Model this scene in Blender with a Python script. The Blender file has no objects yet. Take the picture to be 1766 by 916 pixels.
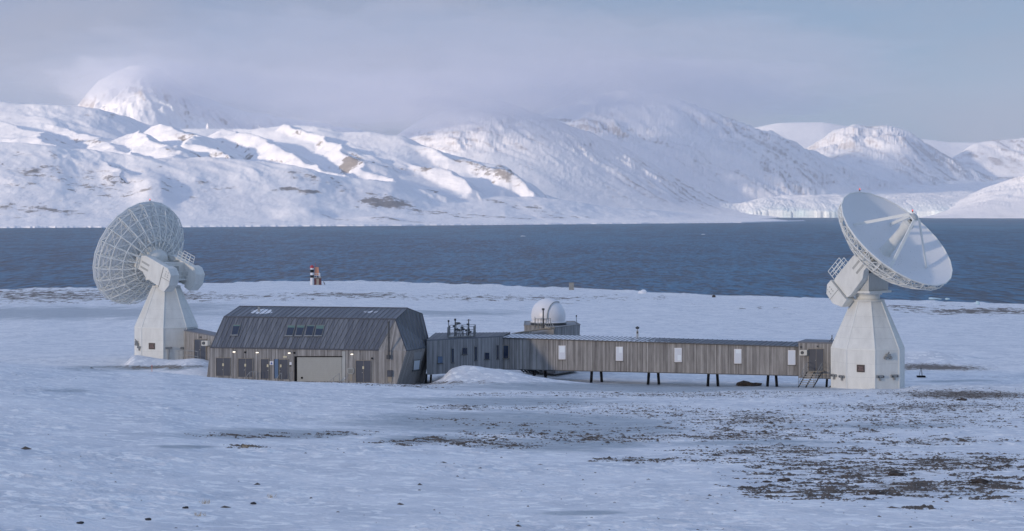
import bpy, bmesh, math, random
import numpy as np
from mathutils import Vector, Matrix
R = math.radians
random.seed(7)
scene = bpy.context.scene
C = scene.collection

# ------------------------------------------------------------------ camera
F, CX, HY, CAMZ = 3000.0, 883.0, 365.0, 30.0        # photo focal length / horizon row (photo px), eye height (m)
cam = bpy.data.cameras.new('camera'); cam_o = bpy.data.objects.new('camera', cam); C.objects.link(cam_o)
cam.sensor_width = 36.0; cam.lens = 36.0 * F / 1766.0
cam.shift_y = -(458.0 - HY) / 1766.0
cam.clip_start = 0.5; cam.clip_end = 90000.0
cam_o.location = (0, 0, CAMZ); cam_o.rotation_euler = (R(90), 0, 0)
scene.camera = cam_o

# ------------------------------------------------------------------ light
SUN_EL, SUN_ROT = 9.5, 229.0                        # clockwise from +Y
sx, sy, sz = math.sin(R(SUN_ROT)) * math.cos(R(SUN_EL)), math.cos(R(SUN_ROT)) * math.cos(R(SUN_EL)), math.sin(R(SUN_EL))
sun = bpy.data.lights.new('sun', 'SUN'); sun.energy = 5.0; sun.angle = R(2.0); sun.color = (1.0, 0.81, 0.62)
sun_o = bpy.data.objects.new('sun', sun); C.objects.link(sun_o)
sun_o.rotation_euler = Vector((sx, sy, sz)).to_track_quat('Z', 'Y').to_euler()
sun_o.location = (-60, -60, 90)

world = bpy.data.worlds.new('World'); scene.world = world; world.use_nodes = True
nt = world.node_tree; nt.nodes.clear()
def N(nt, t, **kw):
    n = nt.nodes.new(t)
    for k, v in kw.items():
        if k in n.inputs: n.inputs[k].default_value = v
        else: setattr(n, k, v)
    return n
L = nt.links.new
sky = nt.nodes.new('ShaderNodeTexSky'); sky.sky_type = 'NISHITA'; sky.sun_disc = False
sky.sun_elevation = R(SUN_EL); sky.sun_rotation = R(SUN_ROT); sky.air_density = 1.0; sky.dust_density = 0.2; sky.ozone_density = 4.0
bg = nt.nodes.new('ShaderNodeBackground'); bg.inputs['Strength'].default_value = 0.11
L(sky.outputs['Color'], bg.inputs['Color'])
tc = nt.nodes.new('ShaderNodeTexCoord')
mp = nt.nodes.new('ShaderNodeMapping'); mp.inputs['Scale'].default_value = (3.0, 3.0, 7.0); mp.inputs['Location'].default_value = (0.35, 0.2, 0.1)
L(tc.outputs['Generated'], mp.inputs['Vector'])
n1 = N(nt, 'ShaderNodeTexNoise', Scale=1.6, Detail=6.0, Roughness=0.5, Distortion=0.6)
L(mp.outputs['Vector'], n1.inputs['Vector'])
cr = nt.nodes.new('ShaderNodeValToRGB')
cr.color_ramp.elements[0].position = 0.30; cr.color_ramp.elements[0].color = (0.145, 0.235, 0.405, 1)
cr.color_ramp.elements[1].position = 0.72; cr.color_ramp.elements[1].color = (0.285, 0.308, 0.40, 1)
L(n1.outputs['Fac'], cr.inputs['Fac'])
bg2 = nt.nodes.new('ShaderNodeBackground'); bg2.inputs['Strength'].default_value = 1.0
sep = nt.nodes.new('ShaderNodeSeparateXYZ'); L(tc.outputs['Generated'], sep.inputs[0])
zr = N(nt, 'ShaderNodeMapRange', interpolation_type='SMOOTHSTEP'); L(sep.outputs['Z'], zr.inputs['Value']); zr.inputs['From Min'].default_value = 0.12; zr.inputs['From Max'].default_value = 0.6; zr.inputs['To Min'].default_value = 1.0; zr.inputs['To Max'].default_value = 2.25
L(zr.outputs[0], bg2.inputs['Strength'])
L(cr.outputs['Color'], bg2.inputs['Color'])
# cloud cover: thick over the left, thinning to blue at the upper right
ma = N(nt, 'ShaderNodeMath', operation='MULTIPLY_ADD'); L(sep.outputs['X'], ma.inputs[0]); ma.inputs[1].default_value = -0.9; ma.inputs[2].default_value = 0.62
mb = N(nt, 'ShaderNodeMath', operation='MULTIPLY_ADD'); L(n1.outputs['Fac'], mb.inputs[0]); mb.inputs[1].default_value = 0.9; L(ma.outputs[0], mb.inputs[2])
mc = N(nt, 'ShaderNodeMath', operation='MULTIPLY_ADD'); L(sep.outputs['Z'], mc.inputs[0]); mc.inputs[1].default_value = -1.2; L(mb.outputs[0], mc.inputs[2])
mr = N(nt, 'ShaderNodeMapRange', interpolation_type='SMOOTHSTEP'); L(mc.outputs[0], mr.inputs['Value'])
mr.inputs['From Min'].default_value = 0.25; mr.inputs['From Max'].default_value = 1.15; mr.inputs['To Min'].default_value = 0.45; mr.inputs['To Max'].default_value = 0.96
mix = nt.nodes.new('ShaderNodeMixShader'); L(mr.outputs[0], mix.inputs[0]); L(bg.outputs[0], mix.inputs[1]); L(bg2.outputs[0], mix.inputs[2])
out = nt.nodes.new('ShaderNodeOutputWorld'); L(mix.outputs[0], out.inputs['Surface'])

scene.view_settings.view_transform = 'Standard'; scene.view_settings.look = 'None'
scene.view_settings.exposure = 0.24; scene.view_settings.gamma = 1.0; scene.view_settings.use_curve_mapping = False
scene.render.engine = 'CYCLES'
scene.cycles.use_denoising = True
scene.cycles.volume_bounces = 4
scene.cycles.max_bounces = 6; scene.cycles.diffuse_bounces = 3; scene.cycles.transparent_max_bounces = 8
HAZE_DENSITY = 4.6e-5

# ------------------------------------------------------------------ numpy noise
def _h(ix, iy, s):
    n = (ix.astype(np.int64) * 374761393 + iy.astype(np.int64) * 668265263 + s * 2147483647) & 0xffffffff
    n = ((n ^ (n >> 13)) * 1274126177) & 0xffffffff
    n = (n ^ (n >> 16)) & 0xffffffff
    return n / 4294967295.0
def pn(x, y, s=0):
    x = np.asarray(x, float); y = np.asarray(y, float)
    xi = np.floor(x); yi = np.floor(y); fx = x - xi; fy = y - yi
    u = fx ** 3 * (fx * (fx * 6 - 15) + 10); v = fy ** 3 * (fy * (fy * 6 - 15) + 10)
    def g(ax, ay):
        a = _h(xi + ax, yi + ay, s) * 2 * np.pi
        return np.cos(a) * (fx - ax) + np.sin(a) * (fy - ay)
    n0 = g(0, 0) * (1 - u) + g(1, 0) * u; n1_ = g(0, 1) * (1 - u) + g(1, 1) * u
    return (n0 * (1 - v) + n1_ * v) * 1.5
def fbm(x, y, o=5, s=0, gain=0.5, ridged=False):
    t = 0.0; a = 1.0; f = 1.0; tot = 0.0
    for i in range(o):
        n = pn(x * f + 17.3 * i, y * f - 9.1 * i, s + i * 13)
        if ridged: n = 1 - 2 * np.abs(n)
        t = t + n * a; tot += a; a *= gain; f *= 2.03
    return t / tot
def ss(a, b, x):
    t = np.clip((x - a) / (b - a), 0, 1); return t * t * (3 - 2 * t)
def itp(x, pts):
    return np.interp(x, [p[0] for p in pts], [p[1] for p in pts])
def itps(x, pts, k=5.0):
    return sum(w * itp(x + k * o, pts) for o, w in ((-2, .1), (-1, .22), (0, .36), (1, .22), (2, .1)))
def P(px, py, Y):
    return Vector(((px - CX) / F * Y, Y, CAMZ - (py - HY) / F * Y))

# ------------------------------------------------------------------ tagging
def tag(o, label=None, cat=None, group=None, kind=None):
    if label: o['label'] = label
    if cat: o['category'] = cat
    if group: o['group'] = group
    if kind: o['kind'] = kind
    return o
def empty(name, loc, label, cat, group=None, rz=0.0):
    o = bpy.data.objects.new(name, None); C.objects.link(o); o.location = loc; o.rotation_euler = (0, 0, rz)
    o.empty_display_size = 0.3
    return tag(o, label, cat, group)

# ------------------------------------------------------------------ materials
MATS = {}
def mat(name, col, rough=0.6, metal=0.0, var=0.0, vscale=3.0, bump=0.0, bscale=20.0, spec=0.5):
    m = bpy.data.materials.new(name); m.use_nodes = True; t = m.node_tree; b = t.nodes['Principled BSDF']
    b.inputs['Roughness'].default_value = rough; b.inputs['Metallic'].default_value = metal
    b.inputs['Specular IOR Level'].default_value = spec
    b.inputs['Base Color'].default_value = (*col, 1)
    if var > 0:
        c = t.nodes.new('ShaderNodeTexCoord')
        mp_ = t.nodes.new('ShaderNodeMapping'); mp_.inputs['Scale'].default_value = (1, 1, 0.35); t.links.new(c.outputs['Object'], mp_.inputs[0])
        n = N(t, 'ShaderNodeTexNoise', Scale=vscale, Detail=6.0, Roughness=0.6); t.links.new(mp_.outputs[0], n.inputs['Vector'])
        r = t.nodes.new('ShaderNodeValToRGB'); r.color_ramp.elements[0].position = 0.3; r.color_ramp.elements[1].position = 0.7
        r.color_ramp.elements[0].color = (*[x * (1 - var) for x in col], 1); r.color_ramp.elements[1].color = (*[min(1, x * (1 + var * 0.6)) for x in col], 1)
        t.links.new(n.outputs['Fac'], r.inputs['Fac']); t.links.new(r.outputs['Color'], b.inputs['Base Color'])
        if bump > 0:
            n2 = N(t, 'ShaderNodeTexNoise', Scale=bscale, Detail=4.0); t.links.new(c.outputs['Object'], n2.inputs['Vector'])
            bp = N(t, 'ShaderNodeBump', Strength=bump, Distance=0.02); t.links.new(n2.outputs['Fac'], bp.inputs['Height']); t.links.new(bp.outputs[0], b.inputs['Normal'])
    return m
M = dict(
    white=mat('white_paint', (0.75, 0.755, 0.715), 0.5, var=0.11, vscale=1.3, bump=0.2),
    dishwhite=mat('dish_paint', (0.78, 0.79, 0.80), 0.55, var=0.03, vscale=0.6),
    truss=mat('truss_paint', (0.82, 0.83, 0.79), 0.5, var=0.05),
    panelback=mat('panel_back', (0.62, 0.65, 0.64), 0.6, var=0.08, vscale=0.5),
    greyblock=mat('grey_painted_steel', (0.52, 0.54, 0.53), 0.5, var=0.06),  # real grey steel; also carries the dish's shade on the right cabin
    seam=mat('seam_sealant', (0.42, 0.43, 0.41), 0.7, var=0.1),
    dark=mat('dark_steel', (0.05, 0.055, 0.06), 0.5, var=0.2),
    galv=mat('galvanised_steel', (0.32, 0.33, 0.33), 0.45, 0.4, var=0.2),
    door=mat('anthracite_door', (0.052, 0.062, 0.085), 0.5, var=0.12),
    roller=mat('roller_door_paint', (0.36, 0.36, 0.33), 0.6, var=0.05),
    frame=mat('window_frame_metal', (0.20, 0.20, 0.19), 0.5, var=0.1),
    timber=mat('pale_timber', (0.34, 0.30, 0.24), 0.8, var=0.2),
    dome=mat('dome_shell', (0.80, 0.80, 0.82), 0.35, var=0.03, vscale=0.6),
    red=mat('red_paint', (0.45, 0.04, 0.06), 0.5, var=0.1),
    orange=mat('salmon_paint', (0.75, 0.33, 0.20), 0.6, var=0.12),
    maroon=mat('maroon_paint', (0.12, 0.03, 0.035), 0.7, var=0.15),
    black=mat('black_paint', (0.006, 0.006, 0.008), 0.8, var=0.1, spec=0.1),
    plaque=mat('brown_plaque', (0.05, 0.035, 0.035), 0.5, var=0.2),
    lettering=mat('faded_lettering', (0.30, 0.20, 0.20), 0.7, var=0.1),
    concrete=mat('concrete', (0.28, 0.28, 0.26), 0.85, var=0.15, bump=0.3),
    stone=mat('rock_stone', (0.14, 0.112, 0.09), 0.9, var=0.6, vscale=1.6, bump=0.4),
    soil=mat('dark_soil', (0.06, 0.048, 0.042), 0.95, var=0.4, vscale=1.5, bump=0.5),
    ice=mat('blue_ice', (0.55, 0.72, 0.76), 0.25, var=0.12, vscale=0.8),
    signwhite=mat('sign_white', (0.75, 0.76, 0.78), 0.5, var=0.03),
    signblue=mat('sign_blue', (0.03, 0.08, 0.30), 0.5, var=0.05),
    yellowed=mat('yellowed_label', (0.62, 0.56, 0.38), 0.6, var=0.1),
    acbox=mat('ac_casing', (0.60, 0.60, 0.55), 0.5, var=0.06),
    blind=mat('white_blind', (0.62, 0.67, 0.74), 0.5, var=0.06, vscale=0.8),  # bright sky in the corridor glass, put into the pane colour
    blindlight=mat('pale_blind', (0.72, 0.80, 0.86), 0.4, var=0.04),  # paler tone of the same painted sky brightness in the glass
    snowcap=mat('settled_snow', (0.82, 0.85, 0.90), 0.7, var=0.06, vscale=2.0),
    bird=mat('feathers_dark', (0.03, 0.03, 0.035), 0.8, var=0.2),
)
def emis(name, col, s):
    m = bpy.data.materials.new(name); m.use_nodes = True; b = m.node_tree.nodes['Principled BSDF']
    b.inputs['Base Color'].default_value = (*col, 1); b.inputs['Emission Color'].default_value = (*col, 1); b.inputs['Emission Strength'].default_value = s
    return m
M['lampglow'] = emis('lamp_glow', (1.0, 0.90, 0.75), 1.8)
M['redglow'] = emis('red_lamp_glow', (1.0, 0.12, 0.08), 0.8)
def glassm(name, col):
    m = bpy.data.materials.new(name); m.use_nodes = True; b = m.node_tree.nodes['Principled BSDF']
    b.inputs['Base Color'].default_value = (*col, 1); b.inputs['Roughness'].default_value = 0.06; b.inputs['Coat Weight'].default_value = 0.6; b.inputs['Coat Roughness'].default_value = 0.03
    t = m.node_tree; c = t.nodes.new('ShaderNodeTexCoord'); n = N(t, 'ShaderNodeTexNoise', Scale=0.7); t.links.new(c.outputs['Object'], n.inputs['Vector'])
    bp = N(t, 'ShaderNodeBump', Strength=0.05, Distance=0.05); t.links.new(n.outputs['Fac'], bp.inputs['Height']); t.links.new(bp.outputs[0], b.inputs['Normal'])
    return m
M['glass'] = glassm('dark_glass', (0.015, 0.028, 0.06))
M['glassblue'] = glassm('sky_glass', (0.10, 0.16, 0.26))
M['glassgreen'] = glassm('green_glass', (0.10, 0.18, 0.16))

def board_mat(name, cols, bw=0.14, knots=0.5):
    """weathered vertical boards: UV.x metres along the wall, UV.y metres up"""
    m = bpy.data.materials.new(name); m.use_nodes = True; t = m.node_tree; b = t.nodes['Principled BSDF']; l = t.links.new
    b.inputs['Roughness'].default_value = 0.85
    uv = t.nodes.new('ShaderNodeUVMap'); sp = t.nodes.new('ShaderNodeSeparateXYZ'); l(uv.outputs[0], sp.inputs[0])
    dv = N(t, 'ShaderNodeMath', operation='DIVIDE'); l(sp.outputs['X'], dv.inputs[0]); dv.inputs[1].default_value = bw
    fl = N(t, 'ShaderNodeMath', operation='FLOOR'); l(dv.outputs[0], fl.inputs[0])
    wn = N(t, 'ShaderNodeTexWhiteNoise', noise_dimensions='1D'); l(fl.outputs[0], wn.inputs['W'])
    cmb = t.nodes.new('ShaderNodeCombineXYZ'); l(sp.outputs['X'], cmb.inputs['X']); 
    my = N(t, 'ShaderNodeMath', operation='MULTIPLY'); l(sp.outputs['Y'], my.inputs[0]); my.inputs[1].default_value = 0.12; l(my.outputs[0], cmb.inputs['Y'])
    ns = N(t, 'ShaderNodeTexNoise', Scale=3.0, Detail=6.0, Roughness=0.65); l(cmb.outputs[0], ns.inputs['Vector'])
    ad = N(t, 'ShaderNodeMath', operation='MULTIPLY_ADD'); l(wn.outputs['Value'], ad.inputs[0]); ad.inputs[1].default_value = 0.45
    m2 = N(t, 'ShaderNodeMath', operation='MULTIPLY_ADD'); l(ns.outputs['Fac'], m2.inputs[0]); m2.inputs[1].default_value = 1.1; m2.inputs[2].default_value = -0.28
    l(m2.outputs[0], ad.inputs[2])
    r = t.nodes.new('ShaderNodeValToRGB'); e = r.color_ramp.elements; e[0].position = 0.15; e[0].color = (*cols[0], 1); e[1].position = 0.9; e[1].color = (*cols[2], 1)
    k = e.new(0.5); k.color = (*cols[1], 1); l(ad.outputs[0], r.inputs['Fac'])
    fr = N(t, 'ShaderNodeMath', operation='FRACT'); l(dv.outputs[0], fr.inputs[0])
    gp = N(t, 'ShaderNodeMath', operation='GREATER_THAN'); l(fr.outputs[0], gp.inputs[0]); gp.inputs[1].default_value = 0.86 if bw < .3 else 0.93
    mx = N(t, 'ShaderNodeMixRGB', blend_type='MULTIPLY'); l(gp.outputs[0], mx.inputs['Fac']); l(r.outputs['Color'], mx.inputs['Color1']); mx.inputs['Color2'].default_value = (0.45, 0.43, 0.42, 1)
    l(mx.outputs[0], b.inputs['Base Color'])
    iv = N(t, 'ShaderNodeMath', operation='SUBTRACT'); iv.inputs[0].default_value = 1.0; l(gp.outputs[0], iv.inputs[1])
    bp = N(t, 'ShaderNodeBump', Strength=0.6, Distance=0.02); l(iv.outputs[0], bp.inputs['Height']); l(bp.outputs[0], b.inputs['Normal'])
    return m
M['boards'] = board_mat('weathered_boards', ((0.16, 0.152, 0.145), (0.29, 0.278, 0.264), (0.47, 0.455, 0.435)))
M['boards2'] = board_mat('weathered_grey_boards', ((0.18, 0.18, 0.185), (0.30, 0.30, 0.302), (0.44, 0.44, 0.445)))  # greyer boards: the wing's bluish shade put into the wood colour
M['zinc'] = board_mat('zinc_roof', ((0.092, 0.102, 0.130), (0.118, 0.130, 0.158), (0.19, 0.205, 0.235)), bw=0.52)
M['zinc'].node_tree.nodes['Principled BSDF'].inputs['Roughness'].default_value = 0.5

def zinc_snow():
    """zinc with a thin uneven skin of snow caught between the seams (on the nearly flat roofs)"""
    m = M['zinc'].copy(); m.name = 'zinc_roof_snowy'; t = m.node_tree; l = t.links.new; b = t.nodes['Principled BSDF']
    src = b.inputs['Base Color'].links[0].from_socket
    at = t.nodes.new('ShaderNodeAttribute'); at.attribute_name = 'snow'
    uv = t.nodes.new('ShaderNodeUVMap'); mp_ = t.nodes.new('ShaderNodeMapping'); mp_.inputs['Scale'].default_value = (2.2, 0.8, 1); l(uv.outputs[0], mp_.inputs[0])
    n = N(t, 'ShaderNodeTexNoise', Scale=1.3, Detail=5.0, Roughness=0.7); l(mp_.outputs[0], n.inputs['Vector'])
    a = N(t, 'ShaderNodeMath', operation='ADD'); l(at.outputs['Fac'], a.inputs[0]); l(n.outputs['Fac'], a.inputs[1])
    g = N(t, 'ShaderNodeMapRange'); l(a.outputs[0], g.inputs['Value']); g.inputs['From Min'].default_value = 1.0; g.inputs['From Max'].default_value = 1.1
    mx = t.nodes.new('ShaderNodeMixRGB'); l(g.outputs[0], mx.inputs['Fac']); l(src, mx.inputs['Color1']); mx.inputs['Color2'].default_value = (0.78, 0.81, 0.86, 1)
    l(mx.outputs[0], b.inputs['Base Color'])
    return m
M['zincsnow'] = zinc_snow()

# ------------------------------------------------------------------ mesh builder
class MB:
    def __init__(s): s.v = []; s.f = []; s.uv = []
    def add(s, vs, fs, uvs=None):
        b = len(s.v); s.v += [tuple(v) for v in vs]
        for i, f in enumerate(fs):
            s.f.append([b + k for k in f]); s.uv.append(uvs[i] if uvs else None)
        return s
    def poly(s, pts, uvs=None): return s.add(pts, [list(range(len(pts)))], [uvs] if uvs else None)
    def box(s, c, d, m=None):
        c = Vector(c); hx, hy, hz = d[0] / 2, d[1] / 2, d[2] / 2
        vs = [Vector((x, y, z)) for x in (-hx, hx) for y in (-hy, hy) for z in (-hz, hz)]
        vs = [(m @ v if m else v) + c for v in vs]
        return s.add(vs, [(0, 1, 3, 2), (4, 6, 7, 5), (0, 4, 5, 1), (2, 3, 7, 6), (0, 2, 6, 4), (1, 5, 7, 3)])
    def bar(s, a, b, w, h=None):
        a = Vector(a); b = Vector(b); d = b - a; h = h or w
        q = d.to_track_quat('Z', 'Y').to_matrix()
        return s.box((a + b) / 2, (w, h, d.length), q)
    def tube(s, a, b, r0, r1=None, n=10, cap=True):
        a = Vector(a); b = Vector(b); r1 = r0 if r1 is None else r1
        q = (b - a).to_track_quat('Z', 'Y').to_matrix(); vs = []
        for c, r in ((a, r0), (b, r1)):
            for i in range(n):
                t = 2 * math.pi * i / n; vs.append(c + q @ Vector((r * math.cos(t), r * math.sin(t), 0)))
        fs = [(i, (i + 1) % n, n + (i + 1) % n, n + i) for i in range(n)]
        if cap: fs += [tuple(reversed(range(n))), tuple(range(n, 2 * n))]
        return s.add(vs, fs)
    def lathe(s, o, ax, prof, n=32, ex=None):
        """prof: list of (r, h) along axis ax from o"""
        o = Vector(o); ax = Vector(ax).normalized(); q = ax.to_track_quat('Z', 'Y').to_matrix(); vs = []
        for r, h in prof:
            for i in range(n):
                t = 2 * math.pi * i / n; vs.append(o + q @ Vector((r * math.cos(t), r * math.sin(t), h)))
        fs = []
        for k in range(len(prof) - 1):
            for i in range(n): fs.append((k * n + i, k * n + (i + 1) % n, (k + 1) * n + (i + 1) % n, (k + 1) * n + i))
        return s.add(vs, fs)
    def prism(s, pts, ext):
        ext = Vector(ext); n = len(pts); a = [Vector(p) for p in pts]; b = [p + ext for p in a]
        fs = [tuple(reversed(range(n))), tuple(range(n, 2 * n))] + [(i, (i + 1) % n, n + (i + 1) % n, n + i) for i in range(n)]
        return s.add(a + b, fs)
    def build(s, name, m, parent=None, smooth=False, bevel=0.0):
        me = bpy.data.meshes.new(name)
        inv = parent_inv(parent)
        vs = [inv @ Vector(v) for v in s.v]
        me.from_pydata(vs, [], s.f)
        if any(u is not None for u in s.uv):
            ul = me.uv_layers.new(name='UVMap'); k = 0
            for u, f in zip(s.uv, s.f):
                for j in range(len(f)):
                    ul.data[k].uv = u[j] if u else (0, 0); k += 1
        bm = bmesh.new(); bm.from_mesh(me); bmesh.ops.recalc_face_normals(bm, faces=bm.faces); bm.to_mesh(me); bm.free()
        me.materials.append(m)
        if smooth:
            me.polygons.foreach_set('use_smooth', [True] * len(me.polygons))
        o = bpy.data.objects.new(name, me); C.objects.link(o)
        if parent: o.parent = parent
        if bevel > 0:
            bv = o.modifiers.new('bevel', 'BEVEL'); bv.width = bevel; bv.segments = 2; bv.limit_method = 'ANGLE'
        return o
def world_mat(o):
    m = Matrix.Identity(4)
    while o is not None:
        m = (Matrix.Translation(o.location) @ o.rotation_euler.to_matrix().to_4x4()) @ m; o = o.parent
    return m
def parent_inv(p): return world_mat(p).inverted() if p is not None else Matrix.Identity(4)

class Wall:
    """a vertical or leaning planar facade between two ground points; gives points by (s metres along, z)"""
    def __init__(w, a, b):
        w.a = Vector((a[0], a[1], 0)); w.b = Vector((b[0], b[1], 0)); w.d = (w.b - w.a); w.L = w.d.length; w.d.normalize()
        w.n = Vector((w.d.y, -w.d.x, 0))                 # outward = towards the camera side when a is left of b
    def s_at(w, px):
        """distance along the wall where the photo column px falls"""
        u = (px - CX) / F
        # a.x + d.x s = u (a.y + d.y s)
        return (u * w.a.y - w.a.x) / (w.d.x - u * w.d.y)
    def pt(w, s, z, o=0.0): return w.a + w.d * s + w.n * o + Vector((0, 0, z))
    def z_at(w, px, py):
        p = w.a + w.d * w.s_at(px); return CAMZ - (py - HY) / F * p.y
    def rect(w, px0, py0, px1, py1):
        pm = (px0 + px1) / 2
        return w.s_at(px0), w.s_at(px1), w.z_at(pm, py1), w.z_at(pm, py0)
    def slab(w, mb, s0, s1, z0, z1, o0, o1):
        vs = [w.pt(s, z, o) for s in (s0, s1) for o in (o0, o1) for z in (z0, z1)]
        return mb.add(vs, [(0, 1, 3, 2), (4, 6, 7, 5), (0, 4, 5, 1), (2, 3, 7, 6), (0, 2, 6, 4), (1, 5, 7, 3)])
def uvpoly(mb, pts):
    """polygon with UVs in metres: x along the horizontal of its plane, y up the plane"""
    pts = [Vector(p) for p in pts]
    n = Vector((0, 0, 0))
    for i in range(len(pts)): n += pts[i].cross(pts[(i + 1) % len(pts)])
    n.normalize(); h = Vector((0, 0, 1)).cross(n)
    if h.length < 0.05: h = (pts[1] - pts[0])
    h.normalize(); v = n.cross(h)
    mb.poly(pts, [(p.dot(h), p.dot(v)) for p in pts]); return mb

def grid_mesh(name, X, Y, Z, m, attrs=None, smooth=True):
    ny, nx = X.shape
    me = bpy.data.meshes.new(name); co = np.stack([X, Y, Z], -1).reshape(-1, 3).astype(np.float32)
    me.vertices.add(len(co)); me.vertices.foreach_set('co', co.ravel())
    i = np.arange(ny * nx).reshape(ny, nx)
    q = np.stack([i[:-1, :-1], i[:-1, 1:], i[1:, 1:], i[1:, :-1]], -1).reshape(-1, 4).astype(np.int32)
    me.loops.add(q.size); me.loops.foreach_set('vertex_index', q.ravel())
    me.polygons.add(len(q)); me.polygons.foreach_set('loop_start', np.arange(0, q.size, 4, dtype=np.int32)); me.polygons.foreach_set('loop_total', np.full(len(q), 4, np.int32))
    if smooth: me.polygons.foreach_set('use_smooth', np.ones(len(q), bool))
    me.update(calc_edges=True); me.validate()
    for k, a in (attrs or {}).items():
        at = me.attributes.new(k, 'FLOAT', 'POINT'); at.data.foreach_set('value', a.ravel().astype(np.float32))
    me.materials.append(m)
    o = bpy.data.objects.new(name, me); C.objects.link(o); return o

# ================================================================== TERRAIN
# ---- near ground --------------------------------------------------
SHORE = [(-900, 500), (-300, 502), (0, 503), (60, 499), (150, 500), (230, 496), (330, 490), (400, 489), (480, 487), (560, 487), (660, 489), (780, 491), (880, 495), (985, 499), (1100, 505),
         (1200, 509), (1330, 514), (1430, 517), (1550, 519), (1650, 523), (1766, 527), (2100, 536), (2700, 545)]
ZSH = 3.6
def ground_z(X, Y, fine=True):
    X = np.asarray(X, float); Y = np.asarray(Y, float)
    Yc = np.maximum(Y, 30.0)
    px = X / Yc * F + CX
    z = itp(Y, [(-300, 30.0), (-60, 26.5), (0, 23.0), (60, 19.0), (100, 16.75), (140, 14.2), (165, 12.75), (178, 11.98), (186, 11.3), (205, 11.15), (220, 11.2), (300, 10.2), (420, 8.0), (560, 5.4), (700, 3.0)])
    ex = itp(px, [(-600, 4.2), (0, 3.0), (100, 2.6), (200, 2.2), (280, 2.0), (350, 1.6), (500, 1.05), (650, 0.75), (760, 0.45), (1000, 0.05), (1766, 0.0)])
    f = ss(20, 150, Y) * (1 - ss(162, 196, Y))
    z = z + ex * f
    z = z + .95 * (1 - ss(380, 470, px)) * ss(184, 194, Y) * (1 - ss(212, 255, Y))
    # slope in front of the garage keeps a little snow against the wall
    # wind-scooped drift beside the annexe
    dpx = itps(px, [(700, 0), (733, 0.0), (748, 0.35), (764, 0.8), (778, 1.9), (800, 2.1), (850, 1.8), (900, 1.3), (960, 0.75), (1040, 0.2), (1100, 0)], 4)
    z = z + dpx * np.exp(-((Y - 181.5) / 4.2) ** 2) * (1 + .12 * fbm(X / 2.5, Y / 2.5, 3, 77))
    z = z + 1.15 * np.exp(-((px - 338) / 42.0) ** 2 - ((Y - 197) / 6.0) ** 2)
    # mound by the left tower
    z = z + itps(px, [(205, 0), (218, .15), (226, 1.15), (240, 1.2), (270, .8), (300, .4), (345, 0.0)], 3) * np.exp(-((Y - 202) / 3.2) ** 2)
    # gravel bank right of the right tower and one further out
    z = z + 0.55 * ss(1545, 1590, px) * np.exp(-((Y - 171) / 3.5) ** 2)
    z = z + 1.1 * ss(1480, 1540, px) * (1 - ss(1600, 1710, px)) * np.exp(-((Y - 222) / 4) ** 2)
    z = z + fbm(X / 40.0, Y / 30.0, 3, 5) * 0.35 * ss(215, 320, Y)
    z = z + fbm(X / 14.0, Y / 14.0, 3, 8) * 0.22 * (1 - ss(150, 172, Y)) + fbm(X / 30, Y / 30, 2, 3) * 0.25 * (1 - ss(130, 160, Y))
    # near shore: lumpy edge then the drop to the beach
    ysh = F * (CAMZ - ZSH) / (itp(px + 0, SHORE) - HY) + fbm(X / 25.0, X * 0 + 3.3, 4, 11) * 7
    base = ZSH + (z - ZSH) * 0 + np.maximum(ysh - Y, 0) * 0.019
    k = ss(230, 330, Y)
    z = z * (1 - k) + k * (np.minimum(base, 12) + fbm(X / 45.0, Y / 35.0, 4, 5) * 0.5)
    edge = np.exp(-((Y - ysh + 6) / 7.0) ** 2)
    z = z + edge * (0.5 + 1.0 * np.maximum(0, fbm(X / 9.0, Y / 14.0, 4, 23)))
    z = np.where(Y > ysh, z - (Y - ysh) * 0.9, z)
    z = np.maximum(z, -3.0)
    if fine:
        a = 1 - ss(150, 230, Y)
        # sastrugi: long across the wind, steep on one side
        w = fbm(X / 6.0, Y / 6.0, 2, 31) * 1.2
        s1 = fbm((X * 0.96 + Y * 0.28) / 1.9 + w, (Y * 0.96 - X * 0.28) / 0.85 + w, 4, 41)
        s2 = fbm((X * 0.9 + Y * 0.44) / 0.75, (Y * 0.9 - X * 0.44) / 0.33, 3, 43)
        pat = ss(-0.25, 0.35, fbm(X / 11.0, Y / 7.0, 3, 47))
        z = z + a * (0.20 * np.maximum(s1, -0.05) * (0.35 + 0.65 * pat) + 0.06 * s2 * pat)
        z = z + ss(215, 300, Y) * 0.10 * fbm(X / 5.0, Y / 3.5, 3, 51)
    return z
def gz(x, y): return float(ground_z(np.array([x]), np.array([y]), False)[0])

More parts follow.
